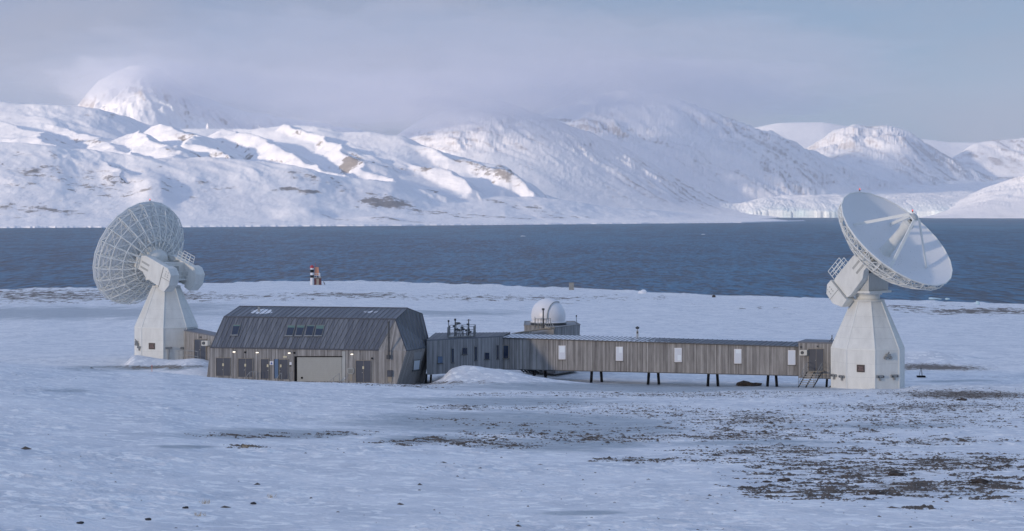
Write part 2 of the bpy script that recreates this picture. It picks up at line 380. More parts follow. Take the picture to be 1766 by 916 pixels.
# patches: (px, py, rx, ry, strength)
GRAVEL = [(980, 752, 190, 12, .55), (1160, 712, 190, 9, .62), (1040, 699, 170, 5, .6), (1330, 742, 240, 12, .6), (1600, 722, 190, 9, .65), (900, 733, 150, 6, .45), (1240, 795, 150, 8, .5), (1180, 680, 270, 5, .85), (1600, 703, 190, 11, .95), (1290, 722, 120, 12, 1.0), (1250, 752, 170, 8, .95), (1060, 757, 110, 5, .8), (1600, 760, 130, 8, .7), (1350, 778, 170, 8, .9),
          (1090, 794, 75, 5, .9), (1500, 812, 190, 20, .85), (1650, 800, 150, 15, .95), (1420, 845, 140, 15, .9), (1700, 838, 90, 12, .9), (1390, 800, 70, 10, .9), (1570, 842, 110, 14, 1.0),
          (1670, 681, 135, 9, 1.5), (1610, 634, 90, 7, 1.9), (790, 762, 115, 6, 1.15), (870, 768, 60, 5, .9), (700, 768, 35, 3, 1.0), (800, 703, 70, 4, 1.0), (930, 703, 90, 3, .7), (450, 750, 120, 5, .75),
          (560, 748, 80, 4, .7), (430, 770, 60, 3, .6), (760, 724, 60, 3, .7), (750, 662, 100, 4.5, 1.15), (640, 658, 60, 2.5, .7), (260, 633, 85, 4, 1.5), (60, 622, 90, 2.5, .7), (1280, 666, 50, 2, .2), (880, 680, 110, 3, .6),
          (1560, 735, 200, 6, .6), (1440, 860, 40, 3, .7), (1560, 875, 60, 3, .6), (1730, 860, 50, 5, .7),
          (600, 508, 130, 3.5, 1.4), (640, 512, 60, 2.5, 1.4), (860, 511, 90, 3, .85), (760, 507, 70, 2, .8), (730, 511, 50, 1.5, .9), (1330, 532, 70, 3, .8), (1700, 537, 150, 6, 1.5), (1560, 530, 80, 4, 1.3), (880, 514, 260, 6, 1.0), (980, 523, 60, 3, .6),
          (90, 510, 280, 13, 1.25), (310, 512, 110, 10, 1.2), (430, 512, 160, 6, .95), (430, 510, 120, 4, .7), (1120, 512, 80, 2, .7), (1210, 523, 50, 1.5, .5), (1720, 650, 50, 2, .7)]
ICE = [(850, 728, 240, 20, .9), (1010, 735, 170, 22, .9), (980, 765, 150, 12, .8), (880, 692, 230, 9, .7), (1120, 668, 340, 8, .9), (1010, 885, 65, 4, 1.2), (320, 772, 60, 3, 1.0), (480, 748, 220, 10, .7),
       (730, 758, 100, 9, .7), (1300, 765, 220, 8, .6), (100, 540, 330, 12, .75), (330, 530, 120, 9, .6), (780, 540, 160, 6, .6), (640, 545, 90, 4, .5), (1100, 790, 120, 8, .4), (560, 652, 200, 4, .5), (1480, 735, 220, 10, .5),
       (110, 672, 60, 4, .5), (1640, 657, 90, 3, .6), (230, 634, 120, 5, .8)]
def blobs(px, py, lst):
    m = np.zeros_like(px)
    for (x, y, rx, ry, s) in lst:
        d = ((px - x) / rx) ** 2 + ((py - y) / ry) ** 2
        m = np.maximum(m, s * np.exp(-d * 0.9))
    return m
def mask_at(X, Y, Z):
    px = X / np.maximum(Y, 20) * F + CX; py = HY + (CAMZ - Z) / np.maximum(Y, 20) * F
    wx = fbm(X / 9, Y / 9, 3, 61) * 26; wy = fbm(X / 9, Y / 9, 3, 62) * 5
    return blobs(px + wx, py + wy, GRAVEL) * (Y > 40), blobs(px + wx, py + wy, ICE) * (Y > 40)

ys = [-160.0]
while ys[-1] < 48: ys.append(ys[-1] + 8)
ys[-1] = 48.0
while ys[-1] < 205: ys.append(ys[-1] * 1.0024)
while ys[-1] < 760: ys.append(ys[-1] * 1.0045)
ys = np.array(ys)
pc = np.concatenate([np.linspace(-900, -60, 90)[:-1], np.linspace(-60, 1826, 860), np.linspace(1826, 2700, 90)[1:]])
PX, YY = np.meshgrid(pc, ys)
XX = (PX - CX) / F * np.where(YY < 48, 48 + (48 - YY) * 1.6, YY)
ZZ = ground_z(XX, YY)
GM, IM = mask_at(XX, YY, ZZ)

def snow_nodes(t, l, geo, big=1.0):
    """returns a colour socket of slightly varied snow"""
    n = N(t, 'ShaderNodeTexNoise', Scale=0.25 * big, Detail=5.0, Roughness=0.6); l(geo, n.inputs['Vector'])
    r = t.nodes.new('ShaderNodeValToRGB'); r.color_ramp.elements[0].position = 0.35; r.color_ramp.elements[0].color = (0.66, 0.685, 0.725, 1)
    r.color_ramp.elements[1].position = 0.62; r.color_ramp.elements[1].color = (0.85, 0.855, 0.87, 1); l(n.outputs['Fac'], r.inputs['Fac'])
    return r.outputs['Color'], n
def ground_material():
    m = bpy.data.materials.new('snowy_tundra'); m.use_nodes = True; t = m.node_tree; l = t.links.new; b = t.nodes['Principled BSDF']
    g = t.nodes.new('ShaderNodeNewGeometry').outputs['Position']
    sc, n0 = snow_nodes(t, l, g)
    # wind streaks, with bright sastrugi highlights put into the snow colour
    mp1 = t.nodes.new('ShaderNodeMapping'); mp1.inputs['Scale'].default_value = (0.55, 1.0, 1); mp1.inputs['Rotation'].default_value = (0, 0, R(14)); l(g, mp1.inputs[0])
    n4 = N(t, 'ShaderNodeTexNoise', Scale=1.1, Detail=5.0, Roughness=0.6); l(mp1.outputs[0], n4.inputs['Vector'])
    r4 = N(t, 'ShaderNodeMapRange'); l(n4.outputs['Fac'], r4.inputs['Value']); r4.inputs['From Min'].default_value = 0.58; r4.inputs['From Max'].default_value = 0.70; r4.inputs['To Max'].default_value = 0.9
    mx4 = t.nodes.new('ShaderNodeMixRGB'); l(r4.outputs[0], mx4.inputs['Fac']); l(sc, mx4.inputs['Color1']); mx4.inputs['Color2'].default_value = (0.88, 0.89, 0.92, 1)
    mp6 = t.nodes.new('ShaderNodeMapping'); mp6.inputs['Scale'].default_value = (1.1, 1.5, 1); mp6.inputs['Rotation'].default_value = (0, 0, R(20)); l(g, mp6.inputs[0])
    n7 = N(t, 'ShaderNodeTexNoise', Scale=1.0, Detail=3.0, Roughness=0.55, Distortion=0.5); l(mp6.outputs[0], n7.inputs['Vector'])
    r7 = N(t, 'ShaderNodeMapRange', interpolation_type='SMOOTHSTEP'); l(n7.outputs['Fac'], r7.inputs['Value']); r7.inputs['From Min'].default_value = 0.54; r7.inputs['From Max'].default_value = 0.61; r7.inputs['To Max'].default_value = 1.0  # short marks: light on sastrugi crests painted as albedo
    mx7 = t.nodes.new('ShaderNodeMixRGB'); l(r7.outputs[0], mx7.inputs['Fac']); l(mx4.outputs[0], mx7.inputs['Color1']); mx7.inputs['Color2'].default_value = (0.97, 0.97, 0.96, 1); mx4 = mx7
    # ice
    ai = t.nodes.new('ShaderNodeAttribute'); ai.attribute_name = 'ice'
    mp2 = t.nodes.new('ShaderNodeMapping'); mp2.inputs['Scale'].default_value = (0.22, 0.6, 1); l(g, mp2.inputs[0])
    n2 = N(t, 'ShaderNodeTexNoise', Scale=0.8, Detail=7.0, Roughness=0.65); l(mp2.outputs[0], n2.inputs['Vector'])
    a2 = N(t, 'ShaderNodeMath', operation='ADD'); l(ai.outputs['Fac'], a2.inputs[0]); l(n2.outputs['Fac'], a2.inputs[1])
    r2 = N(t, 'ShaderNodeMapRange', interpolation_type='SMOOTHSTEP'); l(a2.outputs[0], r2.inputs['Value']); r2.inputs['From Min'].default_value = 0.66; r2.inputs['From Max'].default_value = 1.15; r2.inputs['To Max'].default_value = 0.9
    icol = t.nodes.new('ShaderNodeValToRGB'); icol.color_ramp.elements[0].position = 0.3; icol.color_ramp.elements[0].color = (0.21, 0.26, 0.31, 1); icol.color_ramp.elements[1].position = 0.7; icol.color_ramp.elements[1].color = (0.48, 0.54, 0.58, 1)
    n3 = N(t, 'ShaderNodeTexNoise', Scale=2.2, Detail=6.0, Roughness=0.7); l(mp2.outputs[0], n3.inputs['Vector']); l(n3.outputs['Fac'], icol.inputs['Fac'])
    mx = t.nodes.new('ShaderNodeMixRGB'); l(r2.outputs[0], mx.inputs['Fac']); l(mx4.outputs[0], mx.inputs['Color1']); l(icol.outputs['Color'], mx.inputs['Color2'])
    # gravel / tundra showing through
    ag = t.nodes.new('ShaderNodeAttribute'); ag.attribute_name = 'gravel'
    mp3 = t.nodes.new('ShaderNodeMapping'); mp3.inputs['Scale'].default_value = (0.6, 1.0, 1); mp3.inputs['Rotation'].default_value = (0, 0, R(-10)); l(g, mp3.inputs[0])
    n5 = N(t, 'ShaderNodeTexNoise', Scale=2.4, Detail=8.0, Roughness=0.78, Distortion=0.4); l(mp3.outputs[0], n5.inputs['Vector'])
    spy = t.nodes.new('ShaderNodeSeparateXYZ'); l(g, spy.inputs[0]); far = N(t, 'ShaderNodeMapRange', interpolation_type='SMOOTHSTEP'); l(spy.outputs['Y'], far.inputs['Value']); far.inputs['From Min'].default_value = 220; far.inputs['From Max'].default_value = 330
    mp8 = t.nodes.new('ShaderNodeMapping'); mp8.inputs['Scale'].default_value = (0.40, 0.14, 1); l(g, mp8.inputs[0]); n8 = N(t, 'ShaderNodeTexNoise', Scale=1.0, Detail=6.0, Roughness=0.72); l(mp8.outputs[0], n8.inputs['Vector'])
    mfx = t.nodes.new('ShaderNodeMix'); mfx.data_type = 'FLOAT'; l(far.outputs[0], mfx.inputs[0]); l(n5.outputs['Fac'], mfx.inputs[2]); l(n8.outputs['Fac'], mfx.inputs[3])
    a5 = N(t, 'ShaderNodeMath', operation='MULTIPLY_ADD'); l(ag.outputs['Fac'], a5.inputs[0]); a5.inputs[1].default_value = 0.17; l(mfx.outputs[0], a5.inputs[2])
    r5 = N(t, 'ShaderNodeMapRange', interpolation_type='SMOOTHSTEP'); l(a5.outputs[0], r5.inputs['Value']); r5.inputs['From Min'].default_value = 0.655; r5.inputs['From Max'].default_value = 0.71
    gate = N(t, 'ShaderNodeMapRange', interpolation_type='SMOOTHSTEP'); l(ag.outputs['Fac'], gate.inputs['Value']); gate.inputs['From Min'].default_value = 0.12; gate.inputs['From Max'].default_value = 0.4
    mg = N(t, 'ShaderNodeMath', operation='MULTIPLY'); l(r5.outputs[0], mg.inputs[0]); l(gate.outputs[0], mg.inputs[1])
    n6 = N(t, 'ShaderNodeTexNoise', Scale=5.0, Detail=6.0, Roughness=0.8); l(g, n6.inputs['Vector'])
    gc = t.nodes.new('ShaderNodeValToRGB'); gc.color_ramp.elements[0].position = 0.32; gc.color_ramp.elements[0].color = (0.06, 0.05, 0.05, 1); gc.color_ramp.elements[1].position = 0.72; gc.color_ramp.elements[1].color = (0.30, 0.25, 0.20, 1)
    l(n6.outputs['Fac'], gc.inputs['Fac'])
    mx3 = t.nodes.new('ShaderNodeMixRGB'); l(mg.outputs[0], mx3.inputs['Fac']); l(mx.outputs[0], mx3.inputs['Color1']); l(gc.outputs['Color'], mx3.inputs['Color2'])
    l(mx3.outputs[0], b.inputs['Base Color'])
    rr = N(t, 'ShaderNodeMapRange'); l(r2.outputs[0], rr.inputs['Value']); rr.inputs['To Min'].default_value = 0.75; rr.inputs['To Max'].default_value = 0.38; l(rr.outputs[0], b.inputs['Roughness'])
    nb = N(t, 'ShaderNodeTexNoise', Scale=3.5, Detail=5.0, Roughness=0.6); l(mp1.outputs[0], nb.inputs['Vector'])
    hb = N(t, 'ShaderNodeMath', operation='MULTIPLY_ADD'); l(mg.outputs[0], hb.inputs[0]); hb.inputs[1].default_value = 0.4; l(nb.outputs['Fac'], hb.inputs[2])
    bp = N(t, 'ShaderNodeBump', Strength=0.8, Distance=0.16); l(hb.outputs[0], bp.inputs['Height']); l(bp.outputs[0], b.inputs['Normal'])
    return m
M['ground'] = ground_material()
ground = grid_mesh('ground', XX, YY, ZZ, M['ground'], dict(gravel=GM, ice=IM)); tag(ground, kind='structure')

# ---- water --------------------------------------------------------
def water_material():
    m = bpy.data.materials.new('sea_water'); m.use_nodes = True; t = m.node_tree; l = t.links.new; b = t.nodes['Principled BSDF']
    g = t.nodes.new('ShaderNodeNewGeometry').outputs['Position']
    b.inputs['IOR'].default_value = 1.33; b.inputs['Roughness'].default_value = 0.35; b.inputs['Specular IOR Level'].default_value = 0.07
    def ns(sx_, sy_, det=3.0, rot=0):
        mp_ = t.nodes.new('ShaderNodeMapping'); mp_.inputs['Scale'].default_value = (sx_, sy_, 1); mp_.inputs['Rotation'].default_value = (0, 0, R(rot)); l(g, mp_.inputs[0])
        n = N(t, 'ShaderNodeTexNoise', Scale=1.0, Detail=det, Roughness=0.6, Distortion=0.3); l(mp_.outputs[0], n.inputs['Vector']); return n.outputs['Fac']
    a = ns(0.26, 0.055, 2.0, 3); c = ns(0.05, 0.011, 5.0, -3); c2 = ns(0.017, 0.0045, 5.0, 4); d = ns(0.0016, 0.0007, 3.0)
    s0 = N(t, 'ShaderNodeMath', operation='MULTIPLY_ADD'); l(c, s0.inputs[0]); s0.inputs[1].default_value = .65; l(a, s0.inputs[2]); s = N(t, 'ShaderNodeMath', operation='MULTIPLY_ADD'); l(c2, s.inputs[0]); s.inputs[1].default_value = .22; l(s0.outputs[0], s.inputs[2])
    r = t.nodes.new('ShaderNodeValToRGB'); e = r.color_ramp.elements; e[0].position = 0.445; e[0].color = (0.001, 0.018, 0.052, 1); e[1].position = 0.565; e[1].color = (0.018, 0.145, 0.275, 1)
    hf = N(t, 'ShaderNodeMath', operation='MULTIPLY'); l(s.outputs[0], hf.inputs[0]); hf.inputs[1].default_value = 0.535; l(hf.outputs[0], r.inputs['Fac'])
    # teal drift of silty melt water in broad areas
    rd = N(t, 'ShaderNodeMapRange', interpolation_type='SMOOTHSTEP'); l(d, rd.inputs['Value']); rd.inputs['From Min'].default_value = 0.45; rd.inputs['From Max'].default_value = 0.65; rd.inputs['To Max'].default_value = 0.35
    mx = t.nodes.new('ShaderNodeMixRGB'); l(rd.outputs[0], mx.inputs['Fac']); l(r.outputs['Color'], mx.inputs['Color1']); mx.inputs['Color2'].default_value = (0.045, 0.20, 0.33, 1)
    # sparse whitecaps
    wc = ns(0.07, 0.02, 5.0, 8); rw = N(t, 'ShaderNodeMapRange'); l(wc, rw.inputs['Value']); rw.inputs['From Min'].default_value = 0.765; rw.inputs['From Max'].default_value = 0.80
    mw = t.nodes.new('ShaderNodeMixRGB'); l(rw.outputs[0], mw.inputs['Fac']); l(mx.outputs[0], mw.inputs['Color1']); mw.inputs['Color2'].default_value = (0.6, 0.65, 0.7, 1)
    l(mw.outputs[0], b.inputs['Base Color'])
    bp = N(t, 'ShaderNodeBump', Strength=1.0, Distance=2.2); l(s.outputs[0], bp.inputs['Height']); l(bp.outputs[0], b.inputs['Normal'])
    return m
M['water'] = water_material()
wy = np.array([380, 600, 1000, 2000, 4000, 8000, 12000, 16500.0]); wu = np.linspace(-1.2, 1.2, 9)
U, WY = np.meshgrid(wu, wy)
water = grid_mesh('water', U * (WY + 500), WY, WY * 0, M['water']); tag(water, kind='structure')

# ---- far hills and mountains -------------------------------------
def far_material(name, rock_lo, rock_hi, specks, rockcol=((0.10, 0.085, 0.075), (0.25, 0.21, 0.18)), cell=1.0, icy=False):
    m = bpy.data.materials.new(name); m.use_nodes = True; t = m.node_tree; l = t.links.new; b = t.nodes['Principled BSDF']
    b.inputs['Roughness'].default_value = 0.85; b.inputs['Specular IOR Level'].default_value = 0.2
    geo = t.nodes.new('ShaderNodeNewGeometry'); g = geo.outputs['Position']
    n = N(t, 'ShaderNodeTexNoise', Scale=0.003 * cell, Detail=8.0, Roughness=0.7); l(g, n.inputs['Vector'])
    r = t.nodes.new('ShaderNodeValToRGB'); r.color_ramp.elements[0].position = 0.35; r.color_ramp.elements[0].color = (0.78, 0.79, 0.84, 1); r.color_ramp.elements[1].position = 0.65; r.color_ramp.elements[1].color = (0.90, 0.90, 0.92, 1); l(n.outputs['Fac'], r.inputs['Fac'])
    # rock by attribute (steepness etc.) + noise
    at = t.nodes.new('ShaderNodeAttribute'); at.attribute_name = 'rock'
    mp_ = t.nodes.new('ShaderNodeMapping'); mp_.inputs['Scale'].default_value = (1, 0.5, 1.8); mp_.inputs['Rotation'].default_value = (0, R(18), 0); l(g, mp_.inputs[0])
    n2 = N(t, 'ShaderNodeTexNoise', Scale=0.030 * cell, Detail=9.0, Roughness=0.80); l(mp_.outputs[0], n2.inputs['Vector'])
    a = N(t, 'ShaderNodeMath', operation='MULTIPLY_ADD'); l(n2.outputs['Fac'], a.inputs[0]); a.inputs[1].default_value = 1.6; l(at.outputs['Fac'], a.inputs[2])
    rr = N(t, 'ShaderNodeMapRange', interpolation_type='SMOOTHSTEP'); l(a.outputs[0], rr.inputs['Value']); rr.inputs['From Min'].default_value = rock_lo; rr.inputs['From Max'].default_value = rock_hi; rr.inputs['To Max'].default_value = specks
    n3 = N(t, 'ShaderNodeTexNoise', Scale=0.08 * cell, Detail=6.0, Roughness=0.7); l(g, n3.inputs['Vector'])
    rc = t.nodes.new('ShaderNodeValToRGB'); rc.color_ramp.elements[0].position = 0.3; rc.color_ramp.elements[0].color = (*rockcol[0], 1); rc.color_ramp.elements[1].position = 0.7; rc.color_ramp.elements[1].color = (*rockcol[1], 1); l(n3.outputs['Fac'], rc.inputs['Fac'])
    mx = t.nodes.new('ShaderNodeMixRGB'); l(rr.outputs[0], mx.inputs['Fac']); l(r.outputs['Color'], mx.inputs['Color1']); l(rc.outputs['Color'], mx.inputs['Color2'])
    last = mx.outputs[0]
    if icy:
        ai = t.nodes.new('ShaderNodeAttribute'); ai.attribute_name = 'icy'
        n5 = N(t, 'ShaderNodeTexNoise', Scale=0.02, Detail=6.0, Roughness=0.7); l(g, n5.inputs['Vector'])
        mi = N(t, 'ShaderNodeMath', operation='MULTIPLY'); l(ai.outputs['Fac'], mi.inputs[0]); l(n5.outputs['Fac'], mi.inputs[1])
        m3 = t.nodes.new('ShaderNodeMixRGB'); l(mi.outputs[0], m3.inputs['Fac']); l(last, m3.inputs['Color1']); m3.inputs['Color2'].default_value = (0.42, 0.78, 0.82, 1); last = m3.outputs[0]
    l(last, b.inputs['Base Color'])
    nb = N(t, 'ShaderNodeTexNoise', Scale=0.02 * cell, Detail=7.0, Roughness=0.65); l(mp_.outputs[0], nb.inputs['Vector'])
    bp = N(t, 'ShaderNodeBump', Strength=0.5, Distance=10.0 / cell); l(nb.outputs['Fac'], bp.inputs['Height']); l(bp.outputs[0], b.inputs['Normal'])
    return m

def layer(px, Y, sil, Yr, Yf, zf=0.0, p=1.0, back=0.35, wob=0.0, seed=0, endfall=0.0):
    """height of one ridge: silhouette row per column at crest distance Yr, foot at Yf"""
    yr = itps(px, Yr, 45) if isinstance(Yr, list) else np.full_like(px, float(Yr)); yf = itps(px, Yf, 60) if isinstance(Yf, list) else np.full_like(px, float(Yf))
    if wob: yr = yr + wob * fbm(px / 170.0, px * 0 + seed, 2, seed)
    row = itps(px, sil) + endfall * (np.maximum(sil[0][0] - px, 0) + np.maximum(px - sil[-1][0], 0)); zr = CAMZ - (row - HY) / F * yr
    t = np.clip((Y - yf) / np.maximum(yr - yf, 50), 0, 1)
    z = zf + (zr - zf) * t ** p
    z = np.where(Y > yr, zr - (Y - yr) * back, z)
    return np.where(Y < yf, zf - (yf - Y) * 0.05, z), t

# peninsula across the fjord
SH2 = [(-900, 3000), (0, 3158), (320, 3333), (640, 3600), (880, 3913), (1100, 4286), (1280, 4615), (1400, 5600), (1460, 6400)]
def smax(a, b, k):
    h = np.clip(0.5 + 0.5 * (a - b) / k, 0, 1); return b * (1 - h) + a * h + k * h * (1 - h)
def hills():
    cols = np.concatenate([np.linspace(-900, -60, 120)[:-1], np.linspace(-60, 1480, 1000)])
    yy = [2950.0]
    while yy[-1] < 7600: yy.append(yy[-1] * 1.0026)
    px, Y = np.meshgrid(cols, np.array(yy)); X = (px - CX) / F * Y
    ysh = itp(px, SH2) + fbm(px / 40.0, px * 0, 3, 3) * 25
    main = [(-900, 150), (-300, 172), (0, 181), (40, 183), (100, 186), (160, 192), (210, 203), (250, 216), (290, 224), (330, 224), (400, 226), (480, 222), (540, 222), (590, 234), (640, 233), (700, 240), (740, 256), (800, 272), (870, 290), (925, 333),
            (1000, 352), (1100, 361), (1250, 371), (1340, 378), (1380, 383), (1400, 388), (1500, 395)]
    A, t = layer2(px, Y, main, [(-900, 6000), (0, 5900), (400, 5900), (700, 5600), (925, 5400), (1100, 5600), (1400, 6300)], ysh, 1.0, 1.5, 120, 4)
    z = A
    def add(sil, Yr, yf, p=1.0, back=0.4, wob=60, seed=9, k=9.0):
        nonlocal z
        B, tb = layer(px + 14 * fbm(Y / 260, px / 60, 3, seed + 50), Y, sil, Yr, yf, -20.0, p, back, wob, seed, 0.5)
        z = smax(B, z, k)
    # shelf line below which the slopes go flat and dark
    add([(-900, 238), (0, 249), (100, 258), (180, 268), (250, 276), (430, 280), (500, 290), (608, 314), (680, 316), (716, 322), (752, 336), (842, 340), (932, 341), (1040, 356), (1150, 367), (1280, 380), (1400, 396)],
        [(0, 4350), (600, 4500), (900, 4900), (1150, 5200), (1400, 6200)], [(0, 3200), (640, 3650), (880, 3950), (1100, 4330), (1280, 4700), (1400, 5700)], 1.25, 0.10, 90, 12, 5)
    # spurs: ridge lines that run down from the skyline towards the viewer and to the right
    wx_ = 95 * fbm(X / 330, Y / 330, 4, 401); wy_ = 95 * fbm(X / 330 + 7, Y / 330, 4, 402); rgh = fbm(X / 120, Y / 150, 4, 403, .55, True)
    def spur(pts, sl, sr, seed):
        nonlocal z
        best = np.full_like(z, -999.0)
        W_ = [((p_[0] - CX) / F * p_[2], p_[2], CAMZ - (p_[1] - HY) / F * p_[2]) for p_ in pts]
        for (ax_, ay_, az_), (bx_, by_, bz_) in zip(W_[:-1], W_[1:]):
            dx_, dy_ = bx_ - ax_, by_ - ay_; L2 = dx_ * dx_ + dy_ * dy_; qx = X + wx_ - ax_; qy = Y + wy_ - ay_
            tt = np.clip((qx * dx_ + qy * dy_) / L2, 0, 1); ex_, ey_ = qx - tt * dx_, qy - tt * dy_; d = np.hypot(ex_, ey_)
            side = (ex_ * dy_ - ey_ * dx_); slp = np.where(side > 0, sl, sr)
            best = np.maximum(best, az_ + (bz_ - az_) * tt - slp * d ** 1.03 * (1 + .25 * rgh) - 3)
        z = smax(best, z, 5.0)
    spur([(60, 215, 5600), (137, 232, 5300), (173, 246, 5000), (215, 262, 4700), (252, 273, 4450)], .42, .30, 1)
    spur([(205, 240, 5150), (229, 230, 5000), (252, 238, 4900), (277, 253, 4700), (306, 277, 4450)], .50, .36, 2)
    spur([(262, 224, 5450), (290, 219, 5350), (324, 238, 5100), (346, 257, 4850), (387, 272, 4550)], .45, .34, 3)
    spur([(389, 220, 5650), (432, 235, 5400), (465, 249, 5150), (520, 268, 4950), (558, 286, 4750), (600, 306, 4550)], .45, .34, 4)
    spur([(504, 218, 5750), (560, 245, 5450), (597, 256, 5250), (626, 272, 5000), (650, 292, 4850), (690, 312, 4650)], .50, .34, 5)
    spur([(640, 232, 5750), (700, 245, 5550), (740, 258, 5400), (830, 283, 5250), (880, 300, 5100), (925, 333, 4950)], .40, .42, 6)
    spur([(575, 232, 5900), (640, 268, 5450), (700, 286, 5150), (760, 300, 4950), (810, 325, 4750)], .42, .34, 8)
    spur([(-40, 205, 5500), (60, 232, 5000), (130, 262, 4550), (200, 292, 4150)], .22, .26, 9)
    land = ss(0, 500, Y - ysh)
    for bx_, by_, sx_, sy_, h_ in ((268, 3980, 30, 190, 17), (512, 3850, 34, 90, 9), (545, 3900, 26, 90, 6), (655, 3850, 34, 80, 8), (610, 4700, 14, 120, 16)): z = z + h_ * np.exp(-(np.abs((px - bx_) / sx_) ** 2.6) - np.abs((Y - by_) / sy_) ** 2.2)
    shr = 0.55
    w = fbm(X / 900, Y / 900, 3, 71)
    r1 = fbm((X + shr * Y) / 620.0 + w, (Y - shr * X) / 1500.0, 5, 73, 0.5, True)
    r3 = fbm((X + 0.9 * Y) / 230.0 + w * 2, (Y - 0.9 * X) / 520.0, 4, 83, 0.5, True)
    z = z + land * ss(20, 170, z) * (r1 * 13 + r3 * 6) + land * (fbm(X / 260, Y / 330, 5, 75)) * (3 + 6 * ss(30, 160, z))
    z = z + land * 1.3 * fbm(X / 45, Y / 60, 4, 77)
    z = z + ss(0, 15, Y - ysh) * (1.6 + 0.8 * fbm(X / 60, X * 0, 4, 79)) * (1 - ss(60, 400, Y - ysh))
    z = np.where(Y < ysh, np.minimum(z, -2 - (ysh - Y) * 0.1), z)
    # the far back slope must stay hidden below the crest, and the east tip sinks into the fjord
    z = np.where(px > 1385, z - (px - 1385) * 0.6, z)
    gy, gx = np.gradient(z); dx = np.gradient(X, axis=1); dy = np.gradient(Y, axis=0)
    st = np.hypot(gx / dx, gy / dy)
    rock = ss(0.55, 1.3, st) * 0.30
    rock = rock + .55 * blobs(px, HY + (CAMZ - z) / Y * F, [(500, 326, 24, 4, .75), (530, 331, 28, 5, .8), (640, 345, 24, 4, .75), (672, 352, 24, 4.5, .8), (610, 275, 16, 12, .5), (150, 243, 20, 5, .45), (310, 236, 22, 8, .45), (870, 296, 34, 13, .7), (800, 275, 50, 8, .4), (605, 276, 14, 14, .6), (1150, 383, 48, 3.2, .9), (1260, 384, 25, 2, .5), (1368, 380, 16, 3, .9),
           (760, 262, 60, 8, .35), (200, 292, 45, 9, .4), (270, 290, 25, 6, .35), (740, 285, 20, 8, .35), (960, 375, 150, 3, .3), (1250, 368, 80, 3, .35), (230, 200, 90, 5, .35)])
    rock = rock + 0.26 * ss(-.1, .4, fbm(X / 400, Y / 300, 4, 81)) * (1 - ss(150, 300, z)) + 0.04
    rock = rock + .34 * fbm((X + .8 * Y) / 60, (Y - .8 * X) / 170, 4, 91, .6) * ss(60, 200, z) + .2 * fbm(X / 60, Y / 60, 4, 92, .6) * (1 - ss(60, 200, z))
    rock = np.where(z < 6, rock * .3 - .1, rock)
    o = grid_mesh('hills', X, Y, z, far_material('snowy_hills', 1.08, 1.24, 0.85), dict(rock=rock)); return tag(o, kind='structure')
def layer2(px, Y, sil, Yr, ysh, zf, p, wob, seed):
    yr = itps(px, Yr, 30) + wob * fbm(px / 170.0, px * 0 + seed, 2, seed)
    zr = CAMZ - (itps(px, sil) - HY) / F * yr
    t = np.clip((Y - ysh) / np.maximum(yr - ysh, 200), 0, 1)
    z = zf + (zr - zf) * (0.25 * t + 0.75 * t ** 2.2)
    z = np.where(Y > yr, zr - (Y - yr) * 0.35, z)
    return z, t
hills()

def mountain(name, sil, Yr, Yf, zf, p, seed, amp, gul, shear, gw, cols=900, rock0=0.0, rlo=1.1, rhi=1.35, back=0.5, nf=1.0, lo=None, hi=None, step=1.0032, yend=1.12, spk=0.75):
    lo = sil[0][0] if lo is None else lo; hi = sil[-1][0] if hi is None else hi
    cc = np.linspace(lo, hi, cols); y0 = min(v for _, v in Yf) if isinstance(Yf, list) else Yf; y1 = (max(v for _, v in Yr) if isinstance(Yr, list) else Yr) * yend
    yy = [y0 - 60.0]
    while yy[-1] < y1: yy.append(yy[-1] * step)
    px, Y = np.meshgrid(cc, np.array(yy)); X = (px - CX) / F * Y
    z, t = layer(px, Y, sil, Yr, Yf, zf, p, back, 150, seed)
    yr = itp(px, Yr) if isinstance(Yr, list) else Yr
    w = fbm(X / 1200, Y / 1200, 3, seed + 1) * 0.8
    s = (X - shear * (yr - Y))
    w2 = fbm(X / 420, Y / 420, 4, seed + 31) * 0.9
    g1 = fbm(s / gw + w + w2 * .5, (Y + shear * X) / (gw * 3.2) + w2, 5, seed + 2, 0.55, True) * (.45 + .9 * ss(-.3, .4, fbm(X / 1500, Y / 900, 2, seed + 41)))
    g2 = fbm(s / (gw * 0.32) + w * 2, (Y + shear * X) / (gw * 3.2), 4, seed + 3, 0.5, True)
    env = np.clip(t * 1.6, 0, 1) * (1 - .55 * ss(.8, 1, t)) * np.clip((z - zf) / 120.0, 0, 1)
    z = z + env * 0.55 * (gul * g1 + gul * 0.15 * g2 + amp * fbm(X / (700 * nf), Y / (700 * nf), 6, seed + 5))
    gy, gx = np.gradient(z); dx = np.gradient(X, axis=1); dy = np.gradient(Y, axis=0)
    st = np.hypot(gx / dx, gy / dy)
    stk = fbm(s / 55.0 + w2, (Y + shear * X) / 330.0, 4, seed + 61, .6) ; big = fbm(X / 900, z / 260, 3, seed + 62)
    rock = ss(0.6, 1.5, st) * 0.3 + rock0 + (0.75 * stk + 0.35 * big) * np.clip(t * 2, 0, 1) + 0.06
    o = grid_mesh(name, X, Y, z, far_material(name + '_rock_and_snow', rlo, rhi, spk, ((0.20, 0.18, 0.18), (0.38, 0.34, 0.34)), 0.5), dict(rock=rock))
    return tag(o, kind='structure')
mountain('mountain', [(-500, 300), (-100, 270), (60, 245), (105, 212), (130, 190), (165, 150), (200, 128), (240, 112), (285, 128), (330, 165), (400, 188), (470, 200), (560, 214), (660, 235), (760, 270), (860, 330)], 9300, 6700, 60, 1.1, 101, 80, 80, 0.3, 330, rlo=1.05, rhi=1.4)
